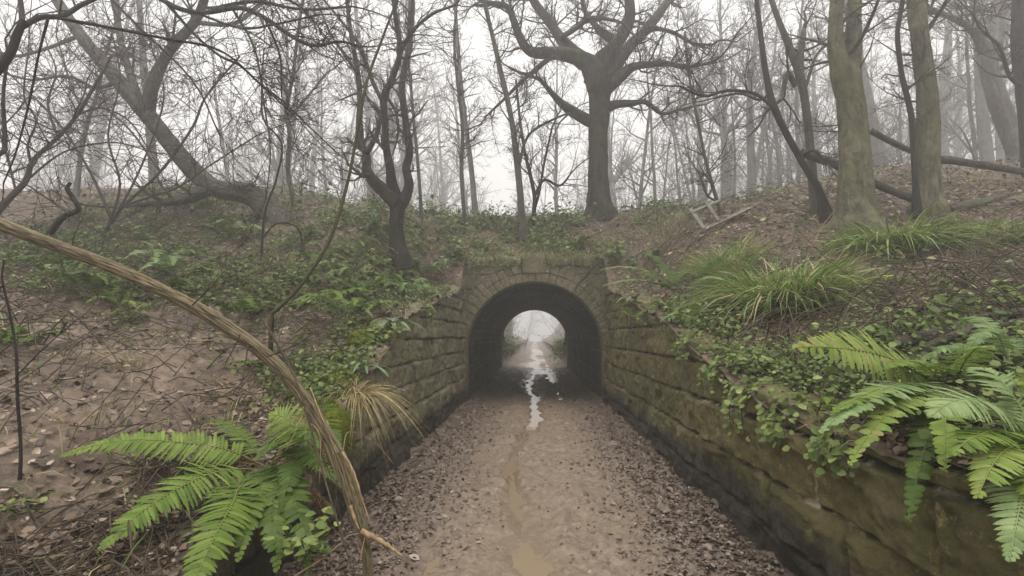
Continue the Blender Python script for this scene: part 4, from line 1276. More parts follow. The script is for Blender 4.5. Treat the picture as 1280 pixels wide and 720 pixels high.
# near right rosette, fronds hanging over the wall
rb = G(1190, 500)
fern('large fern with a deep green arching frond and fronds hanging over the damp wall', rb, [
    dict(tip=P(992, 436, 2.35), lift=.20, w=.18, n=40, seed=31, roll=.95),
    dict(tip=P(1040, 515, 2.1), lift=.16, w=.12, n=36, seed=32),
    dict(tip=P(1026, 540, 2.0), lift=.24, w=.13, n=38, seed=33, mat='fern_pale'),
    dict(tip=P(1062, 580, 1.95), lift=.26, w=.11, n=36, seed=37),
    dict(tip=P(1135, 650, 1.8), lift=.2, w=.10, n=34, seed=34, mat='fern_dark'),
    dict(tip=P(1240, 435, 2.3), lift=.18, w=.12, n=36, seed=35),
    dict(tip=P(1110, 460, 2.5), lift=.2, w=.13, n=36, seed=36),
    dict(tip=P(1180, 590, 1.8), lift=.22, w=.10, n=34, seed=38)], 'fern_bright', dead=2)
rb2 = P(1310, 545, 1.85); rb2[2] = zt(rb2[0], rb2[1])
fern('large pale fern at the right picture edge trailing long fronds down the wall', rb2, [
    dict(tip=P(1165, 520, 1.75), lift=.26, w=.16, n=44, seed=41, mat='fern_pale', roll=.3),
    dict(tip=P(1262, 705, 1.45), lift=.2, w=.12, n=40, seed=42, mat='fern_pale'),
    dict(tip=P(1222, 620, 1.55), lift=.22, w=.13, n=40, seed=43),
    dict(tip=P(1190, 570, 1.65), lift=.2, w=.13, n=38, seed=44),
    dict(tip=P(1300, 640, 1.5), lift=.2, w=.13, n=38, seed=47),
    dict(tip=P(1330, 480, 1.9), lift=.3, w=.13, n=36, seed=45),
    dict(tip=P(1215, 462, 2.05), lift=.22, w=.12, n=36, seed=46, mat='fern_pale')], 'fern_bright')
# by the portal
pb = G(858, 374)
fern('pale fern arching long fronds towards the arch from the top of the wing wall', pb, [
    dict(tip=P(748, 338, 6.6), lift=.42, w=.13, n=34, seed=51), dict(tip=P(804, 316, 6.9), lift=.3, w=.11, n=28, seed=52),
    dict(tip=P(930, 316, 6.7), lift=.4, w=.13, n=32, seed=53), dict(tip=P(752, 358, 6.5), lift=.35, w=.10, n=26, seed=54),
    dict(tip=P(905, 350, 6.2), lift=.3, w=.11, n=26, seed=55)], 'fern_pale')

# a smaller fern, placed again and again on the banks
def fern_proto(seed, mat, nf, ln, w):
    r = np.random.default_rng(seed)
    fr = []
    for k in range(nf):
        az = k * 6.283 / nf + r.uniform(-.4, .4); l = ln * r.uniform(.75, 1.15)
        fr.append(dict(tip=(math.cos(az) * l, math.sin(az) * l, r.uniform(-.02, .2)), lift=ln * r.uniform(.45, .75), w=w, n=22, seed=seed + k, droop=.3))
    return fern('', (0, 0, 0), fr, mat)


fps = [fern_proto(600, 'fern_pale', 6, .55, .09), fern_proto(620, 'fern_bright', 5, .45, .08), fern_proto(640, 'fern_dark', 7, .6, .10)]
spots = [
    (510, 372, 0, 1.0, 'pale fern beside the arch end of the overgrown wing wall'),
    (430, 405, 0, 1.1, 'pale fern above the hart\'s tongue on the left bank'),
    (482, 362, 2, .9, 'dark fern just below the forked tree'),
    (455, 372, 2, 1.1, 'dark fern on the slope left of the forked tree'),
    (228, 352, 0, 1.2, 'pale fern touching the upper edge of the near broken stem'),
    (112, 378, 2, 1.1, 'dark fern at the top of the bare mud patch'),
    (205, 376, 2, 1.2, 'wide dark fern under the middle of the near broken stem'),
    (150, 388, 1, .8, 'small bright fern at the top of the bare mud patch'),
    (300, 400, 2, 1.0, 'dark fern between the broken stem and the curved green shoot'),
    (60, 320, 2, 1.0, 'dark fern close to the crooked dead branch'),
    (280, 300, 2, 1.0, 'dark fern below the root end of the fallen tree'),
    (400, 330, 2, 1.0, 'dark fern on the upper slope under the curved green shoot'),
    (440, 350, 0, .8, 'small pale fern on the upper slope left of the forked tree'),
    (862, 408, 1, .8, 'small bright fern on the wing wall below the arching pale fern'),
    (795, 400, 1, .7, 'small bright fern hanging on the wing wall nearest the arch'),
    (1035, 528, 1, .6, 'small bright fern at the edge of the damp wall under the big arching frond'),
    (1262, 468, 0, .9, 'pale fern behind the large right-hand ferns by the branch pile'),
    (1130, 300, 2, .7, 'dark fern at the foot of the far tussock'),
    (330, 470, 2, .7, 'dark fern tucked under the bend of the near broken stem'),
    (20, 440, 2, .8, 'dark fern at the left edge of the mud patch'),
    (950, 455, 1, .6, 'small bright fern among ivy on the rim of the damp wall'),
    (725, 310, 2, .8, 'dark fern on the bank right above the keystone'),
    (600, 312, 1, .7, 'small green fern on the bank above the arch shoulder'),
]
spots += [(-1.85, 10.7, 0, .9, 'pale fern right beside the arch on the overgrown side'), (-2.3, 10.2, 2, 1.0, 'dark fern a step uphill of the arch on the overgrown side'),
          (1.85, 10.75, 0, .9, 'pale fern right beside the arch on the damp wall side'), (2.5, 10.3, 2, .9, 'dark fern a step uphill of the arch on the damp wall side'), (-1.8, 9.4, 1, .8, 'bright fern on the wing wall top a stride before the arch')]
first = [True, True, True]
for k, (px, py, kind, s, lab) in enumerate(spots):
    g = G(px, py) if abs(px) > 12 else np.array([px, py, float(zt(px, py))]); rot = (RNG.uniform(-.2, .2), RNG.uniform(-.2, .2), RNG.uniform(0, 6.28))
    p = fps[kind]
    if first[kind]:
        first[kind] = False
        p.location = g; p.rotation_euler = rot; p.scale = (s,) * 3; p['label'] = lab; p['group'] = 'small ferns on the banks'
    else:
        copy_thing(p, g, rot, s, lab, 'small ferns on the banks')


for k in range(26):   # the many small ferns of the upper left bank, which nothing tells apart
    x_ = RNG.uniform(-7.5, -1.9); y_ = RNG.uniform(5.6, 10.5); kd = int(RNG.integers(0, 3))
    copy_thing(fps[kd], (x_, y_, float(zt(x_, y_))), (RNG.uniform(-.2, .2), RNG.uniform(-.2, .2), RNG.uniform(0, 6.28)), RNG.uniform(.6, 1.15), 'one of the many small ferns scattered over the scrubby upper left bank', 'scattered small ferns of the upper left bank')


# ------------------------------------------------------------------ blades: tussocks and strap leaves
def blades(center, n, spread, ln, w, seed, out=.5, sag=.6, dirbias=(0, 0), seg=6, tan=.16, normal_up=False):
    r = np.random.default_rng(seed)
    a = r.uniform(0, 6.283, n); rr = spread * np.sqrt(r.random(n))
    bx = center[0] + np.cos(a) * rr; by = center[1] + np.sin(a) * rr
    bz = zt(bx, by) - .03 if not normal_up else np.full(n, center[2])
    L = ln * r.uniform(.55, 1.2, n)
    az = a + r.normal(0, .6, n)
    o = out * r.uniform(.3, 1.3, n)
    d0 = norm(np.stack([np.cos(az) * o + dirbias[0], np.sin(az) * o + dirbias[1], np.ones(n)], -1))
    t = np.linspace(0, 1, seg)
    hz = norm(np.stack([d0[:, 0], d0[:, 1], np.zeros(n)], -1) + 1e-6)
    pts = np.stack([bx, by, bz], -1)[:, None] + d0[:, None] * (L[:, None] * t)[..., None]
    sg = sag * r.uniform(.3, 1.5, n)
    pts = pts + hz[:, None] * (L * sg * .45)[:, None, None] * (t ** 2)[None, :, None] - UP * (L * sg * .75)[:, None, None] * (t ** 2.4)[None, :, None]
    sd = norm(np.cross(d0, UP[None]) + r.normal(0, .25, (n, 3)))
    wd = w * r.uniform(.6, 1.2, n)[:, None] * np.minimum(1, (1.03 - t) * 2.2)[None] * np.minimum(1, .5 + t * 2)[None]
    A_ = pts + sd[:, None] * wd[..., None] / 2; B_ = pts - sd[:, None] * wd[..., None] / 2
    V = np.stack([A_, B_], 2).reshape(-1, 3)
    base = (np.arange(n) * seg * 2)[:, None] + np.arange(seg - 1)[None] * 2
    F = np.stack([base, base + 1, base + 3, base + 2], -1).reshape(-1, 4)
    rn = np.where(r.random(n) < tan, r.uniform(.8, 1, n), r.uniform(0, .72, n))
    return V, F, np.repeat(rn, seg * 2)


def tussock(label, spots_, mat='grass', name='grass_tussock', group='grass tussocks on the banks', cat='grass'):
    VV, FF, RR, off = [], [], [], 0
    for s in spots_:
        V, F, rn = blades(**s); VV.append(V); FF.append(F + off); RR.append(rn); off += len(V)
    c = spots_[0]['center']
    o = mesh_obj(name, np.concatenate(VV), FF, M[mat], origin=(c[0], c[1], float(zt(c[0], c[1]))), attrs={'rnd': np.concatenate(RR)})
    return tag(o, label, cat, group)


def gc(px, py): return G(px, py)


tussock('largest shaggy grass tussock with drooping pale blades on the bank above the damp wall', [dict(center=gc(975, 385), n=900, spread=.34, ln=.9, w=.018, seed=1, out=.75, sag=.85), dict(center=gc(1010, 380), n=420, spread=.28, ln=.75, w=.015, seed=2, out=.7, sag=.9, tan=.28), dict(center=gc(935, 378), n=420, spread=.25, ln=.7, w=.013, seed=3, out=.7, sag=.9)])
tussock('tussock of upright green blades at the foot of the thick splitting tree', [dict(center=gc(1120, 312), n=480, spread=.36, ln=.82, w=.024, seed=4, out=.65, sag=.95, tan=.12), dict(center=gc(1080, 318), n=260, spread=.24, ln=.6, w=.022, seed=5, out=.7, sag=1.0, tan=.14), dict(center=gc(1165, 305), n=250, spread=.26, ln=.66, w=.021, seed=6, out=.7, sag=.9, tan=.14)])
tussock('tussock of grass with cut pale stalks at the right, below the hillside log', [dict(center=gc(1225, 300), n=300, spread=.34, ln=.6, w=.02, seed=7, out=.7, sag=.9, tan=.22), dict(center=gc(1262, 300), n=220, spread=.25, ln=.5, w=.015, seed=8, out=.6, sag=.6)])
tussock('lower lighter grass tussock behind the arching pale fern', [dict(center=gc(905, 335), n=600, spread=.4, ln=.65, w=.012, seed=9, out=.7, sag=.8, tan=.25), dict(center=gc(880, 345), n=160, spread=.3, ln=.45, w=.011, seed=10, out=.7, sag=.8)])
tussock('sparse grass tuft in front of the wooden frame', [dict(center=gc(848, 290), n=130, spread=.45, ln=.5, w=.012, seed=11, out=.4, sag=.6, tan=.3)])
tussock('sparse grass tuft growing on the crest just right of the oak', [dict(center=gc(815, 285), n=130, spread=.7, ln=.4, w=.012, seed=12, out=.4, sag=.6, tan=.3)])
tussock('withered straw-coloured tuft hanging over the wing wall by the broken stem', [dict(center=gc(447, 518), n=240, spread=.10, ln=.34, w=.006, seed=13, out=.9, sag=1.7, tan=.5, dirbias=(.5, -.3))], 'grass_tan', group='withered tufts on the left bank')
tussock('withered tuft on the mud in the middle of the left bank', [dict(center=gc(172, 452), n=70, spread=.2, ln=.26, w=.006, seed=14, out=.8, sag=.9, tan=.5)], 'grass_tan', group='withered tufts on the left bank')
tussock('withered tuft of dry stalks under the broken stem\'s bend', [dict(center=gc(315, 500), n=150, spread=.28, ln=.3, w=.006, seed=15, out=.9, sag=1.0, tan=.5)], 'grass_tan', group='withered tufts on the left bank')


for k, (xx, yy, lab) in enumerate([(-1.2, 11.55, 'grass fringe drooping over the coping on the left of the keystone'), (.2, 11.6, 'grass fringe drooping over the keystone'), (1.2, 11.55, 'grass fringe drooping over the coping on the right of the keystone')]):
    tussock(lab, [dict(center=(xx, yy), n=160, spread=.5, ln=.42, w=.012, seed=40 + k, out=.8, sag=1.1, tan=.45, dirbias=(0, -.5))], group='grass fringe above the portal')


def strap_fern(label, c, n, ln, w, seed, bias=(0, 0), up=1.0):
    r = np.random.default_rng(seed)
    root = thing('harts_tongue', c, label, 'fern', 'strap-leaved ferns on the wall tops')
    for k in range(n):
        az = k * 6.283 / n + r.uniform(-.4, .4); L = ln * r.uniform(.7, 1.15)
        d = norm([math.cos(az) * .8 + bias[0], math.sin(az) * .8 + bias[1], up])
        m = 11; t = np.linspace(0, 1, m)
        hz = norm([d[0], d[1], 0])
        pts = c + d * (L * t)[:, None] + hz * (.3 * L * t ** 2)[:, None] - UP * (.75 * L * t ** 2.2)[:, None]
        sd = norm(np.cross(d, UP)); nn = np.cross(sd, d)
        wd = w * np.minimum(1, .35 + 2.5 * t) * np.clip((1.03 - t) * 3, 0, 1) ** .6 * (1 + .12 * np.sin(t * 25 + k))
        A_ = pts + sd * wd[:, None] / 2 + nn * (.22 * wd)[:, None]; B_ = pts - sd * wd[:, None] / 2 + nn * (.22 * wd)[:, None]
        V = np.concatenate([A_, pts, B_]); j = np.arange(m - 1)
        F = np.concatenate([np.stack([j, j + 1, m + j + 1, m + j], -1), np.stack([m + j, m + j + 1, 2 * m + j + 1, 2 * m + j], -1)])
        mesh_obj('leaf', V, [F], M['harts'], root, attrs={'rnd': np.full(len(V), r.random())})
    return root


def wt(y, side, inset=.06, dz=.03):
    return np.array([side * (1.5 + inset + .04), y, float(wall_top(y, side)) + dz])


strap_fern('glossy hart\'s tongue clump on the broken corner of the overgrown wing wall', wt(5.7, -1), 13, .36, .055, 1, (.35, -.35))
strap_fern('hart\'s tongue below the larger clump, its leaves reaching over the wall face', wt(4.7, -1, .02), 8, .28, .035, 2, (.5, -.2))
strap_fern('small hart\'s tongue at the arch end of the overgrown wing wall', wt(8.4, -1), 8, .36, .05, 3, (.3, -.3))
strap_fern('small strap-leaved clump on the damp wall nearest the arch', wt(8.0, 1, .03), 8, .34, .045, 4, (-.5, -.3))
strap_fern('bright strap-leaved clump halfway along the damp wall', wt(6.0, 1), 9, .26, .045, 5, (-.3, -.4))


# ------------------------------------------------------------------ moss cushions
def cushion(label, c, rx, ry, rz, seed):
    n = 40
    th = np.linspace(0, math.pi * .62, 18); ph = np.linspace(0, 6.2832, n, endpoint=False)
    TH, PH = np.meshgrid(th, ph, indexing='ij')
    d = np.stack([np.sin(TH) * np.cos(PH), np.sin(TH) * np.sin(PH), np.cos(TH)], -1)
    nz = 1 + .25 * fbm(d[..., 0] * 3 + seed, d[..., 1] * 3 + d[..., 2], seed, 4) + .12 * fbm(d[..., 0] * 14, d[..., 1] * 14 + d[..., 2] * 9, seed + 1, 2)
    V = np.asarray(c) + d * nz[..., None] * np.array([rx, ry, rz])
    i = np.arange(18 * n).reshape(18, n); nx = np.roll(i, -1, 1)
    F = np.stack([i[:-1], i[1:], nx[1:], nx[:-1]], -1).reshape(-1, 4)
    r = np.random.default_rng(seed)
    V = V.reshape(-1, 3)
    # short moss shoots all over it
    m = 1500
    k = r.integers(0, len(V), m); p = V[k] + r.normal(0, .012, (m, 3)); nd = norm(d.reshape(-1, 3)[k] + r.normal(0, .5, (m, 3)))
    s = norm(np.cross(nd, r.normal(0, 1, (m, 3)))) * .004
    h = r.uniform(.012, .03, m)[:, None]
    SV = np.stack([p - s, p + s, p + nd * h], 1).reshape(-1, 3)
    SF = np.arange(3 * m).reshape(m, 3) + len(V)
    o = mesh_obj('moss_cushion', np.concatenate([V, SV]), [F, SF], M['moss'], origin=c, attrs={'rnd': np.concatenate([np.clip(.4 + .4 * fbm(V[:, 0] * 8, V[:, 1] * 8 + V[:, 2] * 6, 2, 3), 0, 1), r.random(3 * m)])})
    return tag(o, label, 'moss', 'moss cushions on the left bank')


cushion('bright yellow-green moss cushion on the bank behind the broken stem', G(428, 478) - [0, 0, .03], .22, .2, .12, 3)
cushion('moss cushion under the hart\'s tongue on the wing wall corner', wt(5.5, -1, .25, -.05), .2, .28, .14, 4)
cushion('ochre moss cushion bulging over the wing wall below the withered tuft', wt(3.9, -1, .0, -.12), .12, .3, .24, 5)
cushion('small moss cushion at the foot of the forked tree', G(500, 328) - [0, 0, .03], .3, .2, .12, 6)


# ------------------------------------------------------------------ leaf litter, ivy, dead stalks (nobody could count them)
def leaf_arrays(Pc, nrm, head, size, curl, aspect=.55, rnd=None):
    m = len(Pc)
    tpl = np.array([(0, 0), (.28, .5), (.68, .42), (1, 0), (.68, -.42), (.28, -.5)])
    nrm = norm(nrm)
    ref = np.stack([np.cos(head), np.sin(head), np.zeros(m)], -1)
    X = norm(ref - nrm * (ref * nrm).sum(1, keepdims=True)); Yv = np.cross(nrm, X)
    x = tpl[:, 0] - .5; y = tpl[:, 1] * aspect
    z = np.abs(tpl[:, 1])[None] * curl[:, None] + (x ** 2)[None] * curl[:, None] * .9
    V = Pc[:, None] + size[:, None, None] * (x[None, :, None] * X[:, None] + y[None, :, None] * Yv[:, None] + z[..., None] * nrm[:, None])
    b0 = np.arange(m)[:, None] * 6
    F = np.concatenate([b0 + np.array([0, 3, 2, 1]), b0 + np.array([0, 5, 4, 3])])
    return V.reshape(-1, 3), F, np.repeat(rnd, 6)


def sample_bank(n, rng, dens, xr=(-9.5, 9.5), yr=(1.3, 14.0), near=1.0):
    X, Y = [], []
    tot = 0
    while tot < n:
        k = n * 2
        y = yr[0] * (yr[1] / yr[0]) ** rng.random(k) if near else rng.uniform(*yr, k)
        x = rng.uniform(-1, 1, k) * np.minimum(9.5, 1.2 * y + 1.6)
        ok = ((np.abs(x) > 1.55) | (y > PORTAL_Y + .08)) & (rng.random(k) < dens(x, y)) & (rng.random(k) < np.minimum(9.5, 1.2 * y + 1.6) / 9.5 + .25)
        X.append(x[ok]); Y.append(y[ok]); tot += ok.sum()
    return np.concatenate(X)[:n], np.concatenate(Y)[:n]


def bank_normal(x, y, e=.06):
    return norm(np.stack([(zt(x - e, y) - zt(x + e, y)) / (2 * e), (zt(x, y - e) - zt(x, y + e)) / (2 * e), np.ones_like(x)], -1))


def ztop(x, y):
    return zt(x, y) + .05 * fbm(x * 7, y * 7, 13, 3) * sstep(14, 10, y)


r = np.random.default_rng(5)
dens = lambda x, y: (.25 + .9 * vnoise(x * 1.7, y * 1.7, 55)) * (1 - .74 * mud_mask(x, y))
x, y = sample_bank(85000, r, dens)
nr = bank_normal(x, y) + r.normal(0, .38, (len(x), 3))
sz = np.clip(r.lognormal(-3.2, .42, len(x)), .015, .13)
V, F, rn = leaf_arrays(np.stack([x, y, ztop(x, y) + r.uniform(0, .022, len(x))], -1), nr, r.uniform(0, 6.283, len(x)), sz, r.uniform(-.35, .5, len(x)), .55, np.clip(r.beta(1.6, 2.4, len(x)), 0, 1))
tag(mesh_obj('leaf_litter', V, [F], M['litter'], attrs={'rnd': rn}), 'brown dead leaves covering both banks', kind='stuff')

# leaves farther off, on the hillside and the crest
n = 22000
x = np.concatenate([r.uniform(3, 18, n * 2 // 3), r.uniform(-16, 3, n - n * 2 // 3)]); y = r.uniform(9, 24, n)
ok = (np.abs(x) > 1.6) | (y > 11.6); x, y = x[ok], y[ok]; n = len(x)
V, F, rn = leaf_arrays(np.stack([x, y, zt(x, y) + r.uniform(.01, .05, n)], -1), bank_normal(x, y) + r.normal(0, .4, (n, 3)), r.uniform(0, 6.283, n), r.uniform(.06, .13, n), r.uniform(-.35, .5, n), .55, np.clip(r.beta(1.6, 2.2, n), 0, 1))
tag(mesh_obj('leaf_litter', V, [F], M['litter'], attrs={'rnd': rn}), 'brown dead leaves on the crest and hillside', kind='stuff')

# wet trodden leaves along both sides of the path
n = 34000
y = 2.2 * (24 / 2.2) ** (r.random(n) ** 1.15)
x = np.sign(r.random(n) - .47) * (1.5 - np.abs(r.normal(0, .42, n))); x = np.where(r.random(n) < .14, r.uniform(-1.4, 1.4, n), x)
ok = (np.abs(x) < 1.52) & (zpath(x, y) > WATER_Z + .015) & (r.random(n) < .3 + .7 * sstep(.25, .9, np.abs(x - .05)))
x = np.concatenate([x[ok], r.uniform(-2.2, 2.2, 3000)]); y = np.concatenate([y[ok], r.uniform(24.6, 42, 3000)]); n = len(x)
ok = (zpath(x, y) > WATER_Z + .01); x, y = x[ok], y[ok]; n = len(x)
V, F, rn = leaf_arrays(np.stack([x, y, zpath(x, y) + np.where(y > 24.5, .02 + .5 * sstep(1.4, 3.6, np.abs(x)), 0) + r.uniform(-.002, .014, n)], -1), np.stack([0 * x, 0 * x, 1 + 0 * x], -1) + r.normal(0, .38, (n, 3)), r.uniform(0, 6.283, n), np.clip(r.lognormal(-3.6, .42, n), .01, .085), r.uniform(-.3, .6, n), .6, np.clip(r.beta(1.5, 2.0, n), 0, 1))
tag(mesh_obj('leaf_litter', V, [F], M['litter_path'], attrs={'rnd': rn}), 'wet trodden leaves along the sides of the path', kind='stuff')

# ivy, bramble and nettle leaves
dens = lambda x, y: np.clip(green_mask(x, y) ** 1.5 * (1.6 * sstep(.35, .62, vnoise(x * 1.9, y * 1.9, 57)) + .12), 0, 1) * (1 - .8 * mud_mask(x, y))
x, y = sample_bank(62000, r, dens)
n = len(x)
hgt = r.gamma(1.6, .04, n) * (1 + 1.1 * np.exp(-((y - 12.6) / 1.2) ** 2))
nr = bank_normal(x, y) * .5 + UP * .5 + np.array([0, -.25, 0]) + r.normal(0, .5, (n, 3))
V, F, rn = leaf_arrays(np.stack([x, y, ztop(x, y) + .015 + hgt], -1), nr, r.uniform(0, 6.283, n), np.clip(r.lognormal(-3.55, .4, n), .01, .085) * (1 + .09 * np.clip(y - 3, 0, 9)), r.uniform(-.1, .35, n), .8, np.clip(r.beta(2, 2.6, n), 0, 1))
tag(mesh_obj('ground_ivy', V, [F], M['ivy'], attrs={'rnd': rn}), 'small green leaves of ivy and bramble on the banks', kind='stuff')

n = 7000
x = r.uniform(1.5, 5.5, n) * np.sign(r.random(n) - .5); y = r.uniform(24.3, 44, n); z_ = zt(x, y) + r.uniform(0, .25, n)
V, F, rn = leaf_arrays(np.stack([x, y, z_], -1), UP * .5 + [0, -.5, 0] + r.normal(0, .5, (n, 3)), r.uniform(0, 6.283, n), r.uniform(.06, .15, n), r.uniform(-.1, .35, n), .8, np.clip(r.beta(2, 2.6, n), 0, 1))
tag(mesh_obj('ground_ivy', V, [F], M['ivy'], attrs={'rnd': rn}), 'ivy on the banks of the path beyond the tunnel', kind='stuff')

# dead stalks and twigs lying about
T = Tubes()
x, y = sample_bank(8500, r, lambda x, y: (.2 + .8 * vnoise(x * 1.1, y * 1.1, 59)) * (1 - .85 * mud_mask(x, y)))
for a, b_ in zip(x, y):
    L = r.uniform(.12, .6); az = r.uniform(0, 6.283); hh = r.uniform(0, .3) * L
    t = np.linspace(-.5, .5, 5)
    qx = a + np.cos(az) * t * L + r.normal(0, .015, 5); qy = b_ + np.sin(az) * t * L + r.normal(0, .015, 5)
    if (np.abs(qx) < 1.55).any() and qy.min() < PORTAL_Y + .1: continue
    qz = ztop(qx, qy) + .012 + hh * (1 - (2 * t) ** 2) + r.uniform(0, .02)
    T.add(np.stack([qx, qy, qz], -1), np.full(5, r.uniform(.0018, .0055)), 3)
x, y = sample_bank(900, r, lambda x, y: np.clip(.1 + .9 * vnoise(x * .7, y * .7, 69), 0, 1) * (1 - .7 * mud_mask(x, y)) * sstep(3.2, 4.5, y))
for a, b_ in zip(x, y):   # arching bramble and bracken stalks
    L = r.uniform(.6, 1.5); az = r.uniform(0, 6.283); hh = r.uniform(.12, .38) * L
    t = np.linspace(-.5, .5, 8); bend = r.normal(0, .25)
    qx = a + np.cos(az + bend * t) * t * L; qy = b_ + np.sin(az + bend * t) * t * L
    if (np.abs(qx) < 1.6).any() and qy.min() < PORTAL_Y + .2: continue
    qz = ztop(qx, qy) + .02 + hh * (1 - (2 * t) ** 2)
    T.add(np.stack([qx, qy, qz], -1), np.linspace(.0055, .003, 8), 4)
o = T.build('dead_twigs', M['dead_wood']); tag(o, 'dead stalks and twigs lying on the banks', kind='stuff')
# upright dry stalks and thin grass
VV, FF, RR, off = [], [], [], 0
x, y = sample_bank(950, r, lambda x, y: np.clip(.1 + .9 * vnoise(x * .8, y * .8, 63), 0, 1) * (1 - .6 * mud_mask(x, y)))
for k, (a, b_) in enumerate(zip(x, y)):
    V, F, rn = blades((a, b_, 0), int(r.integers(4, 12)), .10, r.uniform(.16, .42), .006 + .0006 * b_, 900 + k, out=.7, sag=.9, seg=4, tan=.55)
    VV.append(V); FF.append(F + off); RR.append(rn); off += len(V)
tag(mesh_obj('rough_grass', np.concatenate(VV), FF, M['grass'], attrs={'rnd': np.concatenate(RR)}), 'thin grass and dry stalks scattered over the banks', kind='stuff')


# ivy trailing down the walls
def trailer(label, start, length, seed, side, mat='ivy', lf=.05):
    r = np.random.default_rng(seed)
    root = thing('trailing_ivy', start, label, 'ivy', 'ivy trailing over the damp wall')
    T = Tubes(); LP, LN = [], []
    for s in range(5):
        p = np.asarray(start, float) + [0.02 * side, r.uniform(-.25, .25), r.uniform(-.02, .06)]; d = norm([-side * .8, r.normal(0, .3), .1])
        pts = [p]
        for i in range(9):
            d = norm(d + [side * .11 * i * .3, r.normal(0, .18), -.3])
            q = pts[-1] + d * length * r.uniform(.5, 1.1) / 9
            q[0] = side * min(abs(q[0]), 1.46) if q[2] < start[2] - .03 else q[0]
            pts.append(q)
            for _ in range(2):
                LP.append(q + r.normal(0, .03, 3) * [.5, 1, 1] + [-side * .02, 0, 0]); LN.append([-side * r.uniform(.2, 1), r.normal(-.3, .3), r.uniform(.2, 1)])
        T.add(catmull(np.array(pts), 2), np.full(19, .0028), 4)
    T.build('stem', M['twig_green'], root)
    n = len(LP)
    V, F, rn = leaf_arrays(np.array(LP), np.array(LN), r.uniform(0, 6.283, n), r.uniform(lf * .6, lf * 1.2, n), r.uniform(0, .3, n), .8, r.uniform(.2, .9, n))
    mesh_obj('foliage', V, [F], M[mat], root, attrs={'rnd': rn})


for k, (yy, ln, lab) in enumerate([(3.3, .34, 'ivy trail nearest the big ferns on the rim of the damp wall'), (3.75, .5, 'long ivy trail hanging halfway down the damp wall'), (4.4, .3, 'short leafy ivy trail beside the long one on the damp wall'), (5.2, .34, 'ivy trail below the largest tussock on the damp wall'), (7.0, .3, 'ivy trail near the arching pale fern on the damp wall'), (2.7, .25, 'short ivy trail directly under the deep green frond')]):
    trailer(lab, wt(yy, 1, .06, .02), ln, 700 + k, 1)
for k, (yy, ln, lab) in enumerate([(3.0, .4, 'leafy bramble trail between the dark ferns and the broken stump'), (7.2, .3, 'ivy trail on the overgrown wing wall before the arch')]):
    trailer(lab, wt(yy, -1, .06, .02), ln, 720 + k, -1)
# creeper over the portal top
for k, (xx, lab) in enumerate([(-1.35, 'creeper hanging at the overgrown shoulder of the arch'), (-.5, 'creeper drooping over the coping left of the keystone'), (.75, 'creeper drooping over the coping right of the keystone'), (1.5, 'creeper hanging at the fern side shoulder of the arch')]):
    root = thing('trailing_ivy', (xx, PORTAL_Y, 3.3), lab, 'ivy', 'creepers over the portal')
    r2 = np.random.default_rng(740 + k); T = Tubes(); LP = []
    for s in range(9):
        p = np.array([xx + r2.normal(0, .28), PORTAL_Y + .25, 3.34]); d = norm([r2.normal(0, .2), -1, .15]); pts = [p]
        for i in range(6):
            d = norm(d + [r2.normal(0, .15), .12 * (i > 1), -.33]); q = pts[-1] + d * r2.uniform(.06, .10); q[1] = min(q[1], PORTAL_Y - .06) if q[2] < 3.2 else q[1]; pts.append(q); LP.append(q + r2.normal(0, .03, 3)); LP.append(q + r2.normal(0, .05, 3) - [0, .03, 0])
        T.add(catmull(np.array(pts), 2), np.full(13, .004), 4)
    T.build('stem', M['dead_wood'], root); n = len(LP)
    V, F, rn = leaf_arrays(np.array(LP), np.array([0, -.6, .6]) + r2.normal(0, .35, (n, 3)), r2.uniform(0, 6.28, n), r2.uniform(.04, .09, n), r2.uniform(0, .3, n), .75, r2.uniform(.1, .9, n))
    mesh_obj('foliage', V, [F], M['ivy'], root, attrs={'rnd': rn})


# evergreen growth beside the path beyond the tunnel
def leafy_shrub(label, c, seed, h, w, n):
    r = np.random.default_rng(seed)
    root = thing('leafy_shrub', c, label, 'bush', 'evergreen bushes beyond the tunnel')
    T = Tubes()
    for k in range(7):
        grow(T, np.asarray(c, float) - [0, 0, .1], [r.normal(0, .35), r.normal(0, .35), 1], h * r.uniform(.6, 1), .025, 1, r, ST)
    T.build('stem', M['bark_dark'], root)
    cl = np.stack([r.normal(0, w * .5, 26), r.normal(0, w * .6, 26), r.uniform(.0, 1, 26) ** 1.3 * h], -1)
    q = cl[r.integers(0, 26, n)] + r.normal(0, .13, (n, 3)) + c
    V, F, rn = leaf_arrays(q, UP + r.normal(0, .7, (n, 3)), r.uniform(0, 6.283, n), r.uniform(.06, .13, n), r.uniform(0, .3, n), .6, np.clip(r.beta(2, 2.5, n), 0, 1))
    mesh_obj('foliage', V, [F], M['ivy'], root, attrs={'rnd': rn})


for k, (x_, y_, h_, lab) in enumerate([
        (-1.85, 25.6, 1.1, 'low evergreen bush on the left of the path just beyond the tunnel'), (1.95, 26.6, .8, 'low evergreen bush on the right of the path just beyond the tunnel'),
        (-2.5, 33, 1.6, 'hazy evergreen bush farther along the left of the far path'), (2.7, 36, 1.9, 'hazy evergreen bush farther along the right of the far path')]):
    leafy_shrub(lab, (x_, y_, .4), 860 + k, h_, 1.3, 900)


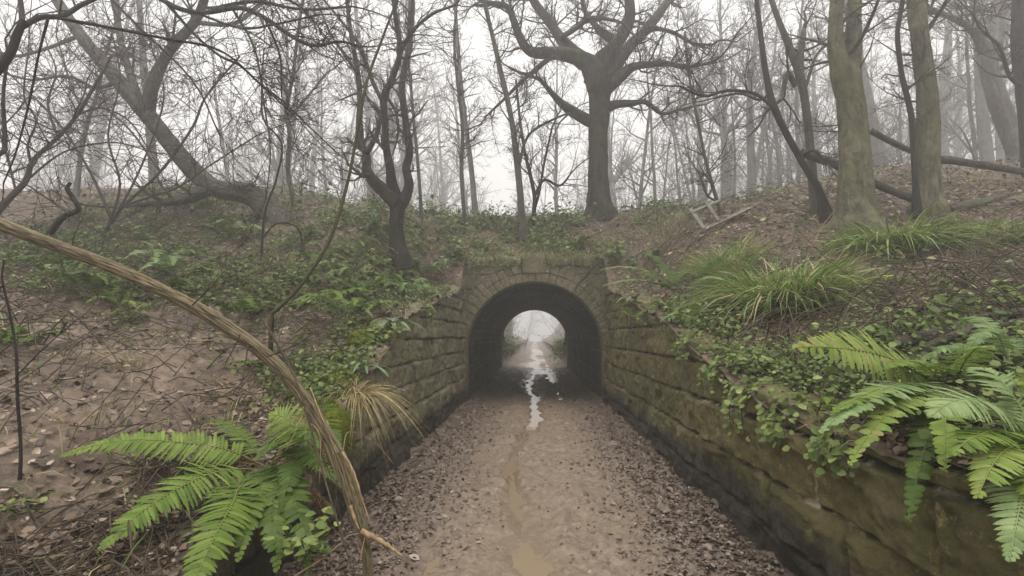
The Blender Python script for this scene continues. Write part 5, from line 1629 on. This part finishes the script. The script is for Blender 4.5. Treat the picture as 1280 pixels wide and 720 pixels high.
# bramble plant by the stump
def leafy_plant(label, c, seed, h=.28, n_st=6, lf=.055, mat='ivy', name='bramble', cat='plant', group='leafy plants on the banks'):
    r = np.random.default_rng(seed)
    root = thing(name, c, label, cat, group); T = Tubes(); LP, LN = [], []
    for s in range(n_st):
        az = r.uniform(0, 6.283); d = norm([math.cos(az) * .6, math.sin(az) * .6, 1]); pts = [np.asarray(c, float) - [0, 0, .03]]
        for i in range(6):
            d = norm(d + r.normal(0, .12, 3) + [0, 0, -.1]); q = pts[-1] + d * h / 6 * r.uniform(.8, 1.2); pts.append(q)
            if i > 0:
                for _ in range(2): LP.append(q + r.normal(0, .025, 3)); LN.append(np.array([0, -.3, 1]) + r.normal(0, .35, 3))
        T.add(np.array(pts), np.full(7, .003), 4)
    T.build('stem', M['twig_green'], root); n = len(LP)
    V, F, rn = leaf_arrays(np.array(LP), np.array(LN), r.uniform(0, 6.28, n), r.uniform(lf * .7, lf * 1.2, n), r.uniform(.05, .3, n), .85, r.uniform(.3, .9, n))
    mesh_obj('foliage', V, [F], M[mat], root, attrs={'rnd': rn})


leafy_plant('round-leaved bramble plant beside the broken stump', P(375, 700, 2.35), 801, .22, 7, .05)
leafy_plant('bramble plant on the rim of the damp wall below the largest tussock', G(905, 425), 802, .3, 9, .06)
leafy_plant('bramble plant on the rim of the damp wall nearer the big ferns', G(945, 470), 803, .25, 9, .05)
leafy_plant('broad-leaved plant behind the branch pile at the right edge', G(1240, 385), 804, .25, 9, .085)
leafy_plant('low leafy plant among the leaves before the far tussock', G(1110, 330), 805, .2, 7, .07)
leafy_plant('low leafy plant below the forked tree on the left bank', G(470, 335), 806, .3, 8, .07)
leafy_plant('pale-leaved plant on the mud under the near broken stem', G(160, 405), 807, .22, 8, .06)
leafy_plant('bright leafy plant on the corner of the damp wall by the arch', G(838, 392), 808, .26, 8, .07)
leafy_plant('leafy plant over the moss on the wing wall corner', G(478, 430), 809, .25, 8, .06)
leafy_plant('low leafy plant by the white scraps on the mud', G(30, 640), 810, .12, 5, .035)
leafy_plant('ivy-like plant draped on the overgrown shoulder of the arch', np.array([-1.72, 11.0, float(zt(-1.72, 11.0))]), 820, .45, 14, .09)
leafy_plant('ivy-like plant draped on the fern side shoulder of the arch', np.array([1.74, 11.0, float(zt(1.74, 11.0))]), 821, .45, 14, .09)
# yellow-green fallen leaves
for k, (px, py, lab) in enumerate([(1110, 353, 'large yellow-green leaf lying on the brown leaves between the tussocks'), (1170, 362, 'yellow-green leaf lying beside the branch pile')]):
    g = G(px, py); V, F, rn = leaf_arrays(np.array([g + [0, 0, .06]]), np.array([[-.1, -.5, 1]]), np.array([.2 + k]), np.array([.20 - .05 * k]), np.array([.18]), .55, np.array([.6]))
    tag(mesh_obj('fallen_leaf', V, [F], M['yellow_leaf'], origin=g, attrs={'rnd': rn}), lab, 'leaf')


# litter scraps
def scrap(label, g, size, seed, grp=None):
    r = np.random.default_rng(seed)
    n = 12; a, b_ = np.meshgrid(np.linspace(-1, 1, n), np.linspace(-1, 1, n), indexing='ij')
    V = np.stack([a * size[0] * (1 - .3 * b_ ** 2), b_ * size[1], .6 * size[1] * np.abs(fbm(a * 1.6 + seed, b_ * 1.6, seed, 3)) + .02], -1)
    c, s = math.cos(seed), math.sin(seed)
    V = np.stack([V[..., 0] * c - V[..., 1] * s, V[..., 0] * s + V[..., 1] * c, V[..., 2]], -1) + g
    o = mesh_obj('white_scrap', V.reshape(-1, 3), [grid_faces(n, n)], M['white'], origin=g)
    md = o.modifiers.new('thickness', 'SOLIDIFY'); md.thickness = .004
    return tag(o, label, 'litter', grp)


scrap('crumpled white scrap of packaging on the branch pile', G(1246, 427) + [0, 0, .04], (.055, .03), 3)
scrap('longer white scrap lying on the near mud', G(58, 694), (.035, .014), 2)
scrap('smaller white scrap at the bottom edge of the near mud', G(84, 716), (.025, .012), 4)

# ------------------------------------------------------------------ air, sky, sun
hz = bpy.data.meshes.new('haze')
x0, x1, y0, y1, z0, z1 = -126, 126, -16, 137, -1.3, 32.0
vv = [(x0, y0, z0), (x1, y0, z0), (x1, y1, z0), (x0, y1, z0), (x0, y0, z1), (x1, y0, z1), (x1, y1, z1), (x0, y1, z1)]
hz.from_pydata(vv, [], [(3, 2, 1, 0), (4, 5, 6, 7), (0, 1, 5, 4), (1, 2, 6, 5), (2, 3, 7, 6), (3, 0, 4, 7)])
ho = bpy.data.objects.new('haze', hz); COL.objects.link(ho); tag(ho, kind='stuff')
hm = bpy.data.materials.new('haze_air'); hm.use_nodes = True
nt = hm.node_tree
nt.nodes.remove(nt.nodes['Principled BSDF'])
pv = nt.nodes.new('ShaderNodeVolumePrincipled')
pv.inputs['Color'].default_value = (.975, .965, .96, 1)
pv.inputs['Density'].default_value = .0102
pv.inputs['Anisotropy'].default_value = 0.5
nt.links.new(pv.outputs['Volume'], nt.nodes['Material Output'].inputs['Volume'])
hz.materials.append(hm)

ELEV, AZ = math.radians(80), math.radians(195)
w = bpy.data.worlds.new("World"); scene.world = w; w.use_nodes = True
nt = w.node_tree
sky = nt.nodes.new('ShaderNodeTexSky'); sky.sky_type = 'NISHITA'; sky.sun_disc = False
sky.sun_elevation = ELEV; sky.sun_rotation = AZ; sky.air_density = 1.0; sky.dust_density = 6.0; sky.ozone_density = 1.0
hs = nt.nodes.new('ShaderNodeHueSaturation'); hs.inputs['Saturation'].default_value = .12
nt.links.new(sky.outputs[0], hs.inputs['Color'])
mx = nt.nodes.new('ShaderNodeMix'); mx.data_type = 'RGBA'; mx.inputs[0].default_value = .72
nt.links.new(hs.outputs[0], mx.inputs[6]); mx.inputs[7].default_value = (8.25, 8.1, 7.85, 1)
bg = nt.nodes['Background']; bg.inputs['Strength'].default_value = .08
nt.links.new(mx.outputs[2], bg.inputs['Color'])
sun = bpy.data.lights.new('sun', 'SUN'); sun.energy = 1.5; sun.angle = math.radians(60); sun.color = (1, .97, .93)
so = bpy.data.objects.new('sun', sun); COL.objects.link(so)
so.rotation_euler = (math.pi / 2 - ELEV, 0, math.pi - AZ)
so.location = (0, -5, 40)

scene.view_settings.view_transform = 'Standard'
scene.view_settings.look = 'None'
scene.view_settings.gamma = 1
scene.view_settings.use_curve_mapping = False
scene.view_settings.exposure = 1.12
scene.render.engine = 'CYCLES'
cy = scene.cycles
cy.max_bounces = 6; cy.diffuse_bounces = 3; cy.glossy_bounces = 3; cy.transmission_bounces = 3; cy.volume_bounces = 4; cy.transparent_max_bounces = 6
cy.use_denoising = True
try:
    cy.denoiser = 'OPENIMAGEDENOISE'
except Exception:
    pass
cy.use_adaptive_sampling = True
cy.adaptive_threshold = .006

for o in bpy.data.objects:
    if '_o' in o: del o['_o']
print('objects', len(bpy.data.objects))
